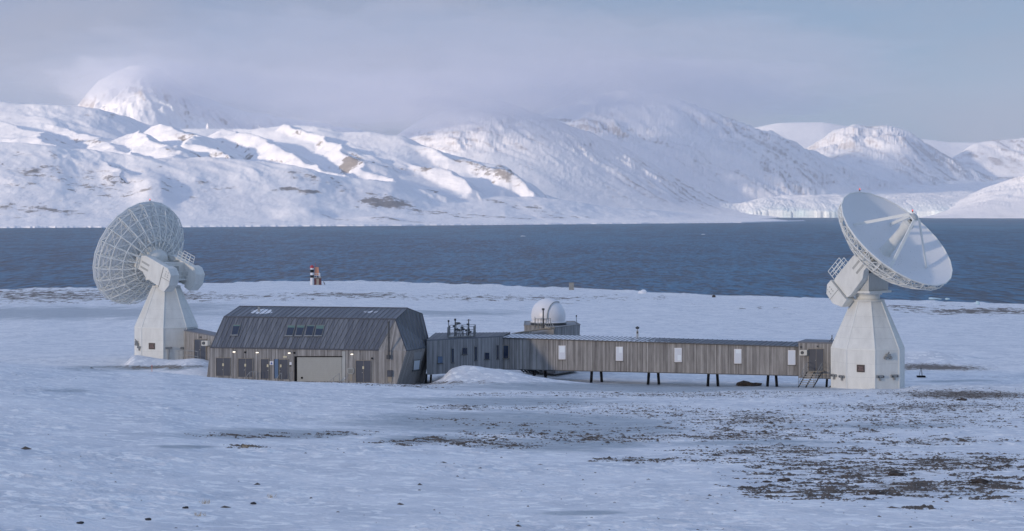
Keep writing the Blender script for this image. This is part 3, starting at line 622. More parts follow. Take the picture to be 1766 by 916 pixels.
mountain('mountain', [(560, 330), (640, 262), (720, 210), (790, 182), (850, 172), (880, 178), (960, 208), (1020, 232), (1090, 262), (1170, 312), (1240, 344), (1300, 362), (1340, 372)], 9000, [(560, 7000), (900, 7000), (1340, 8200)], 0, 1.0, 111, 40, 52, 0.9, 340, rlo=.98, rhi=1.35)
mountain('mountain', [(820, 300), (900, 215), (960, 185), (1030, 166), (1090, 158), (1180, 178), (1260, 212), (1330, 235), (1400, 262), (1470, 296), (1560, 334), (1640, 356)], 10600, [(820, 9000), (1290, 8700), (1640, 9900)], 0, 1.0, 121, 70, 140, 0.8, 400, rock0=0.02, rlo=.98, rhi=1.35)
mountain('mountain', [(1340, 300), (1400, 255), (1430, 236), (1470, 217), (1500, 224), (1530, 218), (1560, 227), (1600, 254), (1650, 280), (1690, 298), (1740, 312), (1800, 330)], 12800, 10900, 60, 0.9, 131, 60, 120, 0.35, 430, rock0=0.12, rlo=.97, rhi=1.3, spk=.65)
mountain('mountain', [(1180, 260), (1280, 224), (1340, 211), (1420, 210), (1480, 220), (1560, 236), (1640, 245), (1766, 246), (1900, 240), (2300, 240)], 15200, 12500, 150, 0.9, 141, 20, 10, 0.2, 700, rlo=1.3, rhi=1.5)
mountain('mountain', [(1620, 285), (1655, 266), (1680, 248), (1720, 241), (1766, 238), (1850, 226), (2000, 220), (2400, 230)], 13600, 12700, 280, 0.8, 151, 50, 70, 0.2, 380, rock0=0.14, rlo=1.02, rhi=1.3)
mountain('mountain', [(1560, 380), (1610, 368), (1650, 350), (1700, 326), (1740, 315), (1766, 308), (1850, 285), (2000, 270), (2500, 270)], 8900, 7750, -10, 0.75, 161, 35, 70, 0.5, 260, rock0=0.10, rlo=1.02, rhi=1.35, spk=0.5)

def glacier():
    cols = np.linspace(1150, 2500, 900); yy = [8200.0]
    while yy[-1] < 13000: yy.append(yy[-1] * 1.0012)
    px, Y = np.meshgrid(cols, np.array(yy)); X = (px - CX) / F * Y
    front = 8450 + 35 * fbm(X / 120, X * 0, 4, 201, .55) + 120 * fbm(X / 1500, X * 0, 2, 202)
    t = (Y - front)
    zt = CAMZ - (itp(px, [(1150, 335), (1290, 346), (1450, 347), (1600, 352), (2500, 352)]) - HY) / F * 8600
    zend = CAMZ - (itp(px, [(1150, 330), (1290, 333), (1400, 318), (1560, 310), (1766, 308), (2500, 308)]) - HY) / F * 12600
    z = np.where(t < 0, -8, -30 * (1 - ss(1262, 1325, px)) + zt * 0.25 + np.clip(t / 260, 0, 1) ** .6 * zt * (0.75 + .25 * fbm(X / 220, Y / 300, 4, 215)) + (zend - zt) * np.clip(t / 4100, 0, 1))
    cre = fbm(X / 16, Y / 40, 4, 203, 0.6, True)
    a = np.exp(-np.maximum(t, 0) / 900.0)
    patch = ss(-.15, .3, fbm(X / 900, Y / 700, 3, 205))
    z = z + np.where(t > 0, cre * (6 * a + 3 * patch) + 12 * fbm(X / 350, Y / 450, 4, 206), 0)
    icy = np.clip(0.55 * np.exp(-np.abs(t) / 80.0) * (.4 + .6 * ss(-.2, .3, fbm(X / 160, Y / 160, 3, 209))) + 0.10 * a, 0, 1.0)
    o = grid_mesh('glacier', X, Y, z, far_material('glacier_ice', 1.6, 1.8, 0.3, cell=1.0, icy=True), dict(rock=z * 0, icy=icy), smooth=True); return tag(o, kind='structure')
glacier()

# ================================================================== PLANE HELPERS
def plane(a, b, c):
    a, b, c = Vector(a), Vector(b), Vector(c); n = (b - a).cross(c - a).normalized()
    if n.y > 0: n = -n
    return (a, n)
def on(pl, px, py, o=0.0):
    """point of a real plane seen at photo (px, py), lifted o metres off it"""
    d = Vector(((px - CX) / F, 1.0, -(py - HY) / F)); O = Vector((0, 0, CAMZ))
    t = (pl[0] - O).dot(pl[1]) / d.dot(pl[1]); return O + d * t + pl[1] * o
def plate(mb, pl, pts, o0, o1):
    """a plate with the outline pts (px, py) lying on plane pl from offset o0 to o1"""
    q = [on(pl, x, y, o0) for x, y in pts]; return mb.prism(q, pl[1] * (o1 - o0))
def rct(x0, y0, x1, y1): return [(x0, y0), (x1, y0), (x1, y1), (x0, y1)]
def quad_grid(name, p00, p10, p11, p01, nu, nv, m, parent, snowf=None):
    p00, p10, p11, p01 = map(Vector, (p00, p10, p11, p01)); inv = parent_inv(parent)
    vs, uv, sn = [], [], []
    n = (p10 - p00).cross(p01 - p00).normalized(); h = (p10 - p00).normalized(); v_ = n.cross(h)
    for j in range(nv + 1):
        for i in range(nu + 1):
            a, b = i / nu, j / nv; p = p00 * (1 - a) * (1 - b) + p10 * a * (1 - b) + p11 * a * b + p01 * (1 - a) * b
            vs.append(inv @ p); uv.append((a * (p10 - p00).length, p.dot(v_))); sn.append(snowf(p.x / p.y * F + CX, HY + (CAMZ - p.z) / p.y * F) if snowf else 0)
    fs = [(j * (nu + 1) + i, j * (nu + 1) + i + 1, (j + 1) * (nu + 1) + i + 1, (j + 1) * (nu + 1) + i) for j in range(nv) for i in range(nu)]
    me = bpy.data.meshes.new(name); me.from_pydata(vs, [], fs); ul = me.uv_layers.new(name='UVMap')
    for k, lp in enumerate(me.loops): ul.data[k].uv = uv[lp.vertex_index]
    at = me.attributes.new('snow', 'FLOAT', 'POINT'); at.data.foreach_set('value', sn); me.materials.append(m)
    o = bpy.data.objects.new(name, me); C.objects.link(o); o.parent = parent; return o
def ribs(mb, p00, p10, p11, p01, n, w, up):
    p00, p10, p11, p01 = map(Vector, (p00, p10, p11, p01))
    for i in range(n + 1):
        a = i / n; q0 = p00.lerp(p10, a); q1 = p01.lerp(p11, a); mb.bar(q0 + up * w * .5, q1 + up * w * .5, w * 0.7, w)
    return mb

# ================================================================== RADIO TELESCOPES
def telescope(tag_label, px0, D, zb, n_loc, axis_h, v0deg, sgn_items, vert_back, left):
    base = Vector(((px0 - CX) / F * D, D, zb)); los = Vector((base.x, base.y, 0)).normalized(); right = Vector((los.y, -los.x, 0))
    t = empty('radio_telescope', base, tag_label, 'radio telescope', 'radio telescopes')
    up = Vector((0, 0, 1)); Rp = 3.72
    def oct_pt(k, r, z): a = R(v0deg + 45 * k); return base + right * (r * math.sin(a)) - los * (r * math.cos(a)) + up * z
    # pedestal: octagonal plinth, then a tapering octagonal tower
    mb = MB(); rings = [(Rp, -0.8), (Rp, 4.1), (Rp - 0.02, 4.16), (1.62, 8.9)]
    for (r0, z0), (r1, z1) in zip(rings[:-1], rings[1:]):
        for k in range(8): mb.poly([oct_pt(k, r0, z0), oct_pt(k + 1, r0, z0), oct_pt(k + 1, r1, z1), oct_pt(k, r1, z1)])
    mb.poly([oct_pt(k, 1.62, 8.9) for k in range(8)])
    ped = mb.build('pedestal', M['white'], t)
    mb = MB()
    for k in range(8):
        mb.bar(oct_pt(k, Rp + .01, 0), oct_pt(k, Rp + .01, 4.1), .07); mb.bar(oct_pt(k, Rp, 4.13), oct_pt(k, 1.63, 8.9), .07); mb.bar(oct_pt(k, Rp + .02, 4.12), oct_pt(k + 1, Rp + .02, 4.12), .05, .09)
    mb.build('edge_trim', M['truss'], ped)
    mb = MB()
    for zz in (1.35, 2.7, 5.2, 6.3, 7.4):
        r_ = Rp if zz < 4 else Rp + (1.62 - Rp) * (zz - 4.16) / (8.9 - 4.16)
        for k in range(8): mb.bar(oct_pt(k, r_ + .004, zz), oct_pt(k + 1, r_ + .002, zz), .008, .014)
    mb.build('panel_joint', M['greyblock'], ped)
    mb = MB().lathe(base, up, [(1.7, 8.88), (1.7, 9.0), (1.22, 9.02), (1.22, 9.55), (1.45, 9.56), (1.45, 9.72)], 40); mb.build('neck', M['white'], t, True)
    # frame of the dish
    n = (right * n_loc[0] + los * n_loc[1] + up * n_loc[2]).normalized()
    h = Vector((n.x, n.y, 0)).normalized(); e = Vector((-h.y, h.x, 0)); m_ = n.cross(e).normalized()
    if m_.z < 0: m_ = -m_
    if e.dot(los) < 0: e = -e                            # +e = the far arm, -e = the near one
    ax = base + up * axis_h
    V = ax + n * vert_back                               # vertex of the reflector
    Rd, dep = 6.6, 2.15
    def dz(r): return dep * (r / Rd) ** 2
    # cabin
    q = Matrix((e, h, up)).transposed()
    mb = MB().box(base + up * 10.75, (3.3, 2.7, 2.1), q); cab = mb.build('cabin', M['greyblock'] if not left else M['white'], t, bevel=.04)  # right cabin grey: shade under the dish put into its colour
    MB().box(base + up * 9.84, (3.7, 3.2, .22), q).build('base_flange', M['white'], cab)
    MB().box(base + up * 10.6 - h * 1.38 + e * .3, (.8, .05, 1.5), q).build('hatch', M['seam'], cab)
    MB().tube(ax - e * 2.0, ax + e * 2.0, .85, n=20).build('axle_housing', M['white'], cab, True)
    # two arms with counterweights
    def sm(s_, m2, ee): return ax - n * s_ + m_ * m2 + e * ee
    for sd in (-1, 1):
        e0 = sd * 2.05 - .45
        out = [(-vert_back + .45, .75), (-1.3, 1.25), (1.9, 1.25), (2.25, 1.15), (2.25, -1.2), (1.7, -1.35), (-.5, -1.2), (-1.2, -.75), (-vert_back + .45, -.75)]
        arm = MB().prism([sm(a, b, e0) for a, b in out], e * .9).build('arm', M['white'], t, bevel=.03)
        cwp = [(2.28, 1.35), (3.0, 1.35), (3.75, .75), (3.85, -.5), (3.3, -1.55), (2.28, -1.45)]
        cw = MB().prism([sm(a, b, e0 - .25) for a, b in cwp], e * 1.4).build('counterweight', M['white'], arm, bevel=.04)
        fo = -.27 if sd < 0 else 1.17
        sw = MB(); sw.bar(sm(2.3, .0, e0 + fo), sm(3.85, .0, e0 + fo), .05); sw.bar(sm(2.27, 1.2, e0 + fo), sm(2.27, -1.3, e0 + fo), .07)
        for a in (2.9, 3.3):
            for b in (.35, .6, .9): sw.tube(sm(a, b, e0 + fo), sm(a, b, e0 + fo - .04), .06, n=6)
        sw.build('panel_seam', M['seam'], arm)
        if sd < 0:
            sl = MB()
            for b in (.35, -.3):
                sl.prism([sm(-1.75, b - .12, e0 - .012), sm(-.35, b - .12, e0 - .012), sm(-.35, b + .12, e0 - .012), sm(-1.75, b + .12, e0 - .012)], e * .01)
            sl.build('slot', M['seam'], arm)
        else:
            MB().box(ax + e * (sd * 1.2) + up * .6, (.5, .9, .9), q).build('gearbox', M['seam'], t)
    rl = MB()
    e1 = -2.45 if not left else 1.2
    for b in (1.65, 2.0, 2.35):
        rl.tube(sm(.1, b, e1), sm(2.1, b, e1), .035, n=6); rl.tube(sm(.1, b, e1 + .8), sm(2.1, b, e1 + .8), .035, n=6)
    for a in (.1, .75, 1.4, 2.1):
        for ee in (0, .8): rl.tube(sm(a, 1.25, e1 + ee), sm(a, 2.35, e1 + ee), .035, n=6)
    rl.build('railing', M['truss'], t)
    pl_ = MB().bar(sm(2.1, -.55, -2), sm(2.1, -.55, 2), .5, .16); pl_.build('catwalk', M['truss'], t)
    rr = MB()
    for k in range(7):
        ee = -1.5 + k * .5; rr.tube(sm(2.3, -.5, ee), sm(2.3, -.5, ee) + up * 1.0, .03, n=6)
    for zz in (.5, 1.0): rr.tube(sm(2.3, -.5, -1.5) + up * zz, sm(2.3, -.5, 1.5) + up * zz, .03, n=6)
    rr.build('railing', M['truss'], t)
    # reflector: double-sided shell of panels
    NR, NS = 20, 96; mb = MB(); vs = []
    for sh, off in ((0, 0.0), (1, -0.07)):
        for i in range(NR + 1):
            r = .35 + (Rd - .35) * i / NR
            for k in range(NS):
                a = 2 * math.pi * k / NS; vs.append(V + n * (dz(r) + off) + (e * math.cos(a) + m_ * math.sin(a)) * r)
    fs = []; B = (NR + 1) * NS
    for sh in (0, 1):
        for i in range(NR):
            for k in range(NS): fs.append([sh * B + x for x in (i * NS + k, i * NS + (k + 1) % NS, (i + 1) * NS + (k + 1) % NS, (i + 1) * NS + k)])
    for k in range(NS):
        fs.append([NR * NS + k, NR * NS + (k + 1) % NS, B + NR * NS + (k + 1) % NS, B + NR * NS + k]); fs.append([k, (k + 1) % NS, B + (k + 1) % NS, B + k])
    mb.add(vs, fs); refl = mb.build('reflector', M['dishwhite'], t, True)
    es = refl.modifiers.new('edge', 'EDGE_SPLIT'); es.split_angle = R(50)
    def rp(r, a, off): return V + n * (dz(r) + off) + (e * math.cos(a) + m_ * math.sin(a)) * r
    st = MB()                                            # stiffening hoops riveted behind the panels
    for r in [1.6 + .40 * i for i in range(13)]:
        st = MB()
        for k in range(48): st.bar(rp(r, 2 * math.pi * k / 48, -.10), rp(r, 2 * math.pi * (k + 1) / 48, -.10), .06, .07)
        st.build('hoop', M['panelback'], refl)
    gp = MB()
    for r in (1.9, 3.4, 5.0):
        for k in range(24): a = 2 * math.pi * (k + .5) / 24; gp.tube(rp(r, a, .0), rp(r, a, .012), .035, n=6)
    tag(gp.build('rivet', M['seam'], refl), kind='stuff')
    # backing truss
    tr = MB(); NB = 24
    def back(r): return itp(r, [(1.5, -1.35), (2.9, -1.55), (4.3, -1.35), (5.5, -1.05), (6.35, -.75)])
    rad = [1.6, 2.9, 4.3, 5.5, 6.5]
    def bp_(r, a): return rp(r, a, float(back(r)) + .0)
    for k in range(NB):
        a = 2 * math.pi * k / NB; a2 = 2 * math.pi * (k + 1) / NB; am = (a + a2) / 2
        fr = [1.6, 2.9, 4.3, 5.5, 6.55]
        for i in range(4):
            tr.tube(bp_(rad[i], a), bp_(rad[i + 1], a), .06, n=5, cap=False); tr.tube(rp(fr[i], a, -.13), rp(fr[i + 1], a, -.13), .065, n=5, cap=False)
            tr.tube(bp_(rad[i], a), rp(fr[i + 1], a, -.13), .035, n=5, cap=False)
        for i in range(1, 5):
            tr.tube(bp_(rad[i], a), bp_(rad[i], a2), .055, n=5, cap=False); tr.tube(bp_(rad[i], a), rp(fr[i], a, -.1), .035, n=5, cap=False)
        tr.tube(rp(6.55, a, -.12), bp_(6.5, am), .03, n=5, cap=False); tr.tube(rp(6.55, a2, -.12), bp_(6.5, am), .03, n=5, cap=False)
        tr.tube(bp_(rad[3], a), bp_(rad[4], a2), .03, n=5, cap=False); tr.tube(bp_(rad[3], a2), bp_(rad[4], a), .03, n=5, cap=False)
        tr.tube(bp_(rad[2], a), bp_(rad[3], a2), .03, n=5, cap=False); tr.tube(bp_(rad[1], a2), bp_(rad[2], a), .03, n=5, cap=False)
        tr.tube(rp(6.62, a, -.03), rp(6.62, a2, -.03), .07, n=6, cap=False)
    tr.build('backing_truss', M['truss'], t)
    MB().lathe(V, n, [(1.75, -.12), (1.75, -1.5), (1.45, -1.9), (1.3, -2.2), (0.01, -2.2)], 32).build('hub', M['white'] if left else M['greyblock'], t, True)  # right hub takes the cabin's shade grey
    # feed cone
    fc = MB().lathe(V, n, [(.70, .02), (.62, .12), (.56, 1.6), (.54, 1.62), (.49, 3.2), (.54, 3.25), (.54, 3.5), (.60, 3.52), (.60, 4.2), (.50, 4.25), (.40, 4.4), (.01, 4.42)], 32); fcone = fc.build('feed_cone', M['white'], t, True); es = fcone.modifiers.new('edge', 'EDGE_SPLIT'); es.split_angle = R(35)
    MB().lathe(V, n, [(.30, 4.4), (.24, 4.6), (.20, 4.61), (.20, 4.5)], 20).build('horn', M['seam'], fcone, True)
    apx = V + n * 5.05
    sub = MB().lathe(V, n, [(.05, 4.78), (.42, 4.86), (.46, 5.0), (.40, 5.12), (.30, 5.3), (.01, 5.32)], 24).build('subreflector', M['greyblock'], t, True)
    cage = MB(); cr_ = .62
    cs = [apx + (e * math.cos(R(45 + 90 * k)) + m_ * math.sin(R(45 + 90 * k))) * cr_ for k in range(4)]
    for k in range(4):
        cage.bar(cs[k], cs[(k + 1) % 4], .11); cage.bar(cs[k], apx, .08)
    cage.build('apex_frame', M['truss'], t)
    for k in range(4):
        a = R(45 + 90 * k); foot = rp(4.35, a, .02)
        MB().bar(cs[k], foot, .14, .30).build('strut', M['truss'], t)
    for c_, s_ in ((rp(6.65, R(90), .12), 1), (apx + m_ * .5 + n * .25, 1)):
        w = MB().tube(c_ - up * .05, c_ + up * .1, .07, n=8).build('warning_light', M['dark'], t)
        MB().tube(c_ + up * .1, c_ + up * .24, .07, .05, n=8).build('lens', M['redglow'], w)
    # things fixed to the plinth
    def face_at(px):
        best = None
        for k in range(8):
            a, b = oct_pt(k, Rp, 0), oct_pt(k + 1, Rp, 0)
            pa, pb = a.x / a.y * F + CX, b.x / b.y * F + CX
            if min(pa, pb) - .01 <= px <= max(pa, pb) + .01:
                d = a.y + b.y
                if best is None or d < best[0]: best = (d, plane(a, b, oct_pt(k, Rp, 3)))
        return best[1]
    for it in sgn_items:
        px, py = it[1], it[2]; pl = face_at(px); w = pl[1]; c = on(pl, px, py); hx = Vector((0, 0, 1)).cross(w).normalized()
        qm = Matrix((hx, w, up)).transposed()
        if it[0] == 'plaque':
            b = MB().box(c + w * .03, (.8, .05, .74), qm).build('plaque', M['plaque'], t)
            ln = MB()
            for j, (zz, ww) in enumerate(((.16, .5), (.06, .36), (-.06, .46), (-.17, .58))):
                x = -ww / 2
                rnd = random.Random(j + 3)
                while x < ww / 2 - .03:
                    lw = rnd.uniform(.03, .075); ln.box(c + w * .058 + hx * (x + lw / 2) + up * zz, (lw * .75, .006, .05), qm); x += lw
            ln.build('lettering', M['lettering'], b)
        elif it[0] == 'tee':
            k = MB(); k.box(c + w * .1 + up * .0, (.16, .2, .5), qm); k.box(c + w * .12 + up * .2, (.75, .22, .16), qm)
            for sx_ in (-.3, .3): k.tube(c + w * .24 + hx * sx_ + up * .13, c + w * .02 + hx * sx_ + up * .13, .13, n=10)
            o = k.build('vent_bracket', M['galv'], t)
            k = MB()
            for sx_ in (-.3, .3): k.tube(c + w * .26 + hx * sx_ + up * .13, c + w * .245 + hx * sx_ + up * .13, .08, n=10)
            k.build('grille', M['dark'], o)
        elif it[0] == 'post':
            k = MB(); k.box(c + w * .12 + up * .0, (.75, .24, .18), qm); k.bar(c + w * .1, c + w * .1 - up * 1.9, .16, .1)
            for sx_ in (-.3, .3): k.tube(c + w * .28 + hx * sx_, c + w * .02 + hx * sx_, .12, n=10)
            o = k.build('vent_bracket', M['galv'], t)
        elif it[0] == 'lamp':
            k = MB(); k.box(c + w * .1, (.8, .22, .2), qm); k.box(c + w * .2 + up * .22, (.4, .3, .25), qm); k.bar(c + w * .1 + up * .2, c + w * .35 + up * .55, .1)
            for sx_ in (-.3, .3): k.tube(c + w * .3 + hx * sx_ - up * .08, c + w * .02 + hx * sx_ - up * .08, .14, n=10)
            o = k.build('vent_bracket', M['galv'], t)
    return t
telescope('white dish facing up and towards the viewer, pedestal at the right end of the walkway', 1496.5, 178.0, 12.0, (0.563, -0.42, 0.711), 11.7, 11.0,
          [('plaque', 1484.5, 635.5), ('tee', 1440, 650), ('tee', 1453.5, 652), ('lamp', 1530, 616), ('tee', 1517, 652), ('tee', 1541.5, 651)], 3.0, False)
telescope('white dish seen from behind with open truss backing, left of the dark-roofed garage', 286.8, 209.0, 12.1, (-0.63, 0.69, 0.354), 11.0, -5.5,
          [('plaque', 262, 597), ('post', 290, 600), ('post', 316, 600), ('lamp', 238, 593), ('tee', 241.5, 601)], 3.3, True)

# ================================================================== GARAGE BUILDING
up = Vector((0, 0, 1))
def at(px, Y, z): return Vector(((px - CX) / F * Y, Y, z))
A = at(363, 182, 15.76); Bc = at(701, 178, 15.76)
dF = (Bc - A).normalized()
fpl = plane(A, Bc, A - up * 4)
A0 = on(fpl, 356, 655); B0 = on(fpl, 680, 676); E1 = on(fpl, 652, 605); E1.z = 15.76
kL = at(386, 184, 18.84); kR = on(plane(A, E1, kL), 682, 551); rL, rR = at(413, 188, 19.75), at(703, 184.5, 19.75)
qL, qR = at(436, 192.6, 18.9), at(728, 189, 18.9); eL, eR = at(452, 194.4, 15.2), at(742, 190.5, 15.2); eL0 = at(450, 194.4, 11.5); epl = plane(Bc, eR, B0); eR0 = on(epl, 731, 668)
G = empty('garage_building', at(520, 186, 12.3), 'large timber garage with dark folded metal roof, grey doors and pale roller door', 'building')
mb = MB(); uvpoly(mb, [A0, B0, Bc, A]); uvpoly(mb, [E1, Bc, kR]); uvpoly(mb, [B0, eR0, eR, Bc]); uvpoly(mb, [eR0, eL0, eL, eR]); uvpoly(mb, [eL0, A0, A, eL]); uvpoly(mb, [A, kL, rL, qL, eL])
mb.build('wall', M['boards'], G)
mb = MB(); uvpoly(mb, [A, E1, kR, kL]); uvpoly(mb, [rL, rR, qR, qL]); uvpoly(mb, [qL, qR, eR, eL]); uvpoly(mb, [Bc, eR, qR, rR, kR]); roof = mb.build('roof', M['zinc'], G)
def snow_g(px, py): return max(.85 * math.exp(-(((px - 452) / 30) ** 2 + ((py - 537) / 7) ** 2) * 1.2), .62 * math.exp(-(((px - 640) / 30) ** 2 + ((py - 538) / 4) ** 2) * 1.3))
quad_grid('roof_sheet', kL + up * .02, kR + up * .02, rR + up * .02, rL + up * .02, 90, 10, M['zincsnow'], roof, snow_g)
spl = plane(A, E1, kL); spl = (spl[0], spl[1] if spl[1].z > 0 else -spl[1])
if spl[1].y > 0: spl = (spl[0], -spl[1])
mb = MB(); ribs(mb, A + spl[1] * .0, E1, kR, kL, 34, .06, spl[1]); ribs(mb, kL, kR, rR, rL, 34, .06, up)
for i in range(1, 9):
    a = i / 9; lo_ = Bc.lerp(eR, a)
    path = [kR, rR, qR, eR]; hi_ = kR.lerp(rR, a * 2) if a < .5 else rR.lerp(qR, a * 2 - 1)
    mb.bar(lo_, hi_, .05)
mb.build('seam', M['frame'], roof)
mb = MB(); mb.bar(A + spl[1] * .05, E1 + spl[1] * .05, .12); mb.bar(kL + up * .05, kR + up * .05, .10); mb.bar(rL + up * .04, rR + up * .04, .14, .08); mb.bar(kR, Bc, .09); mb.bar(kR, rR, .09); mb.bar(rR, qR, .08); mb.bar(qR, eR, .08); mb.bar(Bc, eR, .08)
mb.build('edge_flashing', M['door'], roof)
def door(parent, pl, x0, y0, x1, y1, double, notice=None, handle=None, m='door'):
    o = plate(MB(), pl, rct(x0, y0, x1, y1), .012, .045).build('door', M[m], parent)
    f = MB(); b = .55
    plate(f, pl, rct(x0 - b, y0 - b, x1 + b, y0), .01, .09); plate(f, pl, rct(x0 - b, y0, x0, y1), .01, .09); plate(f, pl, rct(x1, y0, x1 + b, y1), .01, .09)
    if double: plate(f, pl, rct((x0 + x1) / 2 - .2, y0 + .3, (x0 + x1) / 2 + .2, y1), .04, .052)
    f.build('frame', M['timber'] if m == 'door' else M['frame'], o)
    if notice: plate(MB(), pl, rct(notice[0] - 1.4, notice[1] - 2.3, notice[0] + 1.4, notice[1] + 2.3), .05, .06).build('notice', M['yellowed'], o)
    if handle: plate(MB(), pl, rct(handle[0] - .9, handle[1] - .6, handle[0] + .9, handle[1] + .6), .05, .10).build('handle', M['galv'], o)
    return o
door(G, fpl, 373.2, 617.5, 397.4, 648, True, (385, 629), (384.5, 637.5)); door(G, fpl, 411.4, 618.5, 436, 650, True, (423.2, 629.8), (422.5, 638)); door(G, fpl, 450.3, 619.3, 464, 653, False, (461.9, 630.7), (462.6, 638.8))
door(G, fpl, 482.4, 620, 497, 654, False, (484.4, 631), (483.2, 639)); door(G, fpl, 614, 622, 640, 659, True, (626.6, 634), (625.5, 642.5))
sp_ = plate(MB(), fpl, rct(473.5, 619.5, 480.3, 652.5), .012, .04).build('side_light', M['glassblue'], G)
f = MB(); plate(f, fpl, rct(472.8, 619, 473.5, 653), .01, .09); plate(f, fpl, rct(480.3, 619, 481, 653), .01, .09); f.build('frame', M['dark'], sp_)
rd = MB()
for i in range(12):
    y0 = 616 + (657.5 - 616) * i / 12; y1 = 616 + (657.5 - 616) * (i + 1) / 12; plate(rd, fpl, rct(512.6, y0 + .12, 589.5, y1 - .12), .015, .05)
plate(rd, fpl, rct(512.8, 616.2, 589.3, 657.5), .010, .035)
ro = rd.build('roller_door', M['roller'], G)
f = MB(); plate(f, fpl, rct(508, 614.6, 512.5, 658), .012, .06); plate(f, fpl, rct(512.5, 614.4, 590.5, 615.9), .012, .10); f.build('jamb', M['black'], ro)
plate(MB(), fpl, rct(519.3, 650, 522.7, 653.2), .052, .07).build('hatch', M['black'], ro)
f = MB(); plate(f, fpl, rct(590.2, 605.8, 595.5, 658), .012, .035); f.build('cladding_strip', M['seam'], G)
sg = plate(MB(), fpl, rct(465.2, 623, 471.8, 629.4), .012, .04).build('sign', M['signwhite'], G)
f = MB(); plate(f, fpl, rct(467.8, 624, 469.2, 625.2), .042, .05); plate(f, fpl, [(467.4, 625.6), (469.6, 625.6), (470.0, 628.4), (467.0, 628.4)], .042, .05); f.build('symbol', M['signblue'], sg)
plate(MB(), fpl, rct(488.6, 614, 495, 617), .012, .05).build('label_plate', M['yellowed'], G)
plate(MB(), fpl, rct(499.5, 624.5, 503, 629.5), .012, .04).build('sign', M['signwhite'], G)
plate(MB(), fpl, rct(499.8, 630, 502.2, 632), .012, .06).build('call_box', M['black'], G)
for px, py in ((404.2, 606), (444, 607), (499.2, 608), (607.3, 610)):
    pl0 = plate(MB(), fpl, rct(px - 2.3, py - 1.4, px + 2.3, py + .2), .012, .16).build('wall_lamp', M['frame'], G)
    plate(MB(), fpl, rct(px - 1.8, py + .15, px + 1.8, py + 1.5), .02, .14).build('bulb', M['lampglow'], pl0)
for px, py in ((423, 607.6), (507.8, 608.6), (642, 618)):
    plate(MB(), fpl, rct(px - 1.1, py - 1.4, px + 1.1, py + 1.4), .012, .12).build('vent', M['black'], G)
g_ = plate(MB(), fpl, [(599, 636), (602, 634.3), (608, 634.3), (610.5, 636), (610.5, 642.5), (608, 645), (601.5, 645), (599, 642.5)], .012, .10).build('vent', M['seam'], G)
f = MB()
for i in range(6): plate(f, fpl, rct(600, 636 + i * 1.4, 609.5, 636.6 + i * 1.4), .10, .115)
f.build('louvre', M['dark'], g_); plate(MB(), fpl, rct(601, 645.5, 608, 657), .012, .03).build('stain_board', M['timber'], G)
plate(MB(), fpl, rct(594.3, 651, 595.8, 653), .04, .09).build('switch', M['signwhite'], G)
# flue pipe and meter box at the folded corner
fp = MB(); a = on(fpl, 671.8, 618.5, .30); b = on(fpl, 671.8, 556, .30); fp.tube(a, b, .085, n=12); fp.tube(b, b + up * .12, .13, n=12); 
for zz in (582, 605): c = on(fpl, 671.8, zz, .30); fp.tube(c - up * .04, c + up * .04, .12, n=12); fp.bar(c, c - Vector((fpl[1])) * .3, .05)
fp.build('flue_pipe', M['dark'], G)
plate(MB(), fpl, rct(668, 612, 673.5, 619), .012, .36).build('pipe_box', M['dark'], G)
mbx = plate(MB(), fpl, rct(668.8, 638.5, 676.5, 649.5), .012, .25).build('meter_box', M['door'], G); plate(MB(), fpl, rct(670, 649.5, 676, 658), .012, .1).build('post', M['timber'], mbx)
# tilted window in the outward leaning end wall
wn = plate(MB(), epl, [(712.9, 621.2), (724.2, 620), (722.2, 637.8), (711.8, 639)], .012, .05).build('window', M['frame'], G)
plate(MB(), epl, [(713.7, 622.2), (723.4, 621.1), (721.5, 636.8), (712.6, 637.8)], .052, .06).build('pane', M['blindlight'], wn)
plate(MB(), epl, [(711, 638.6), (723, 637.2), (723.4, 638.6), (710.4, 640.2)], .02, .14).build('sill', M['dark'], wn)
plate(MB(), epl, [(714, 608), (728, 606.5), (724.6, 618.8), (713, 620.4)], .008, .03).build('shutter_panel', M['boards2'], G)
def skylight(pts, green):
    o = plate(MB(), spl, pts, .03, .10).build('skylight', M['frame'], G)
    cx_ = sum(p[0] for p in pts) / 4; cy_ = sum(p[1] for p in pts) / 4
    inn = [(cx_ + (x - cx_) * .86, cy_ + (y - cy_) * .90) for x, y in pts]
    plate(MB(), spl, inn, .102, .112).build('pane', M['glass'], o)
    if green:
        l_ = [inn[0], inn[1], (inn[1][0] + (inn[2][0] - inn[1][0]) * green, inn[1][1] + (inn[2][1] - inn[1][1]) * green), (inn[0][0] + (inn[3][0] - inn[0][0]) * green, inn[0][1] + (inn[3][1] - inn[0][1]) * green)]
        plate(MB(), spl, l_, .114, .12).build('blind', M['glassgreen'], o)
    sl = [(pts[3][0] - .6, pts[3][1] - .2), (pts[2][0] + .6, pts[2][1] - .2), (pts[2][0] + .4, pts[2][1] + 1), (pts[3][0] - .8, pts[3][1] + 1)]
    plate(MB(), spl, sl, .04, .14).build('sill', M['galv'], o)
skylight([(402.2, 560.5), (416, 560.5), (410.5, 578.7), (398.5, 578.7)], .12)
for k, g in zip(([496.5, 510.4, 505.2, 492.2], [512.6, 527.1, 521.3, 509.3], [529.3, 544.2, 539, 525.6], [545.7, 560.9, 555.3, 542.3]), (.22, .22, .08, .34)):
    skylight([(k[0], 561.3), (k[1], 561.5), (k[2], 580), (k[3], 579.8)], g)
c = at(446.5, 185.6, 19.2); MB().box(c + up * .25, (.24, .24, .75)).build('roof_vent', M['galv'], roof)
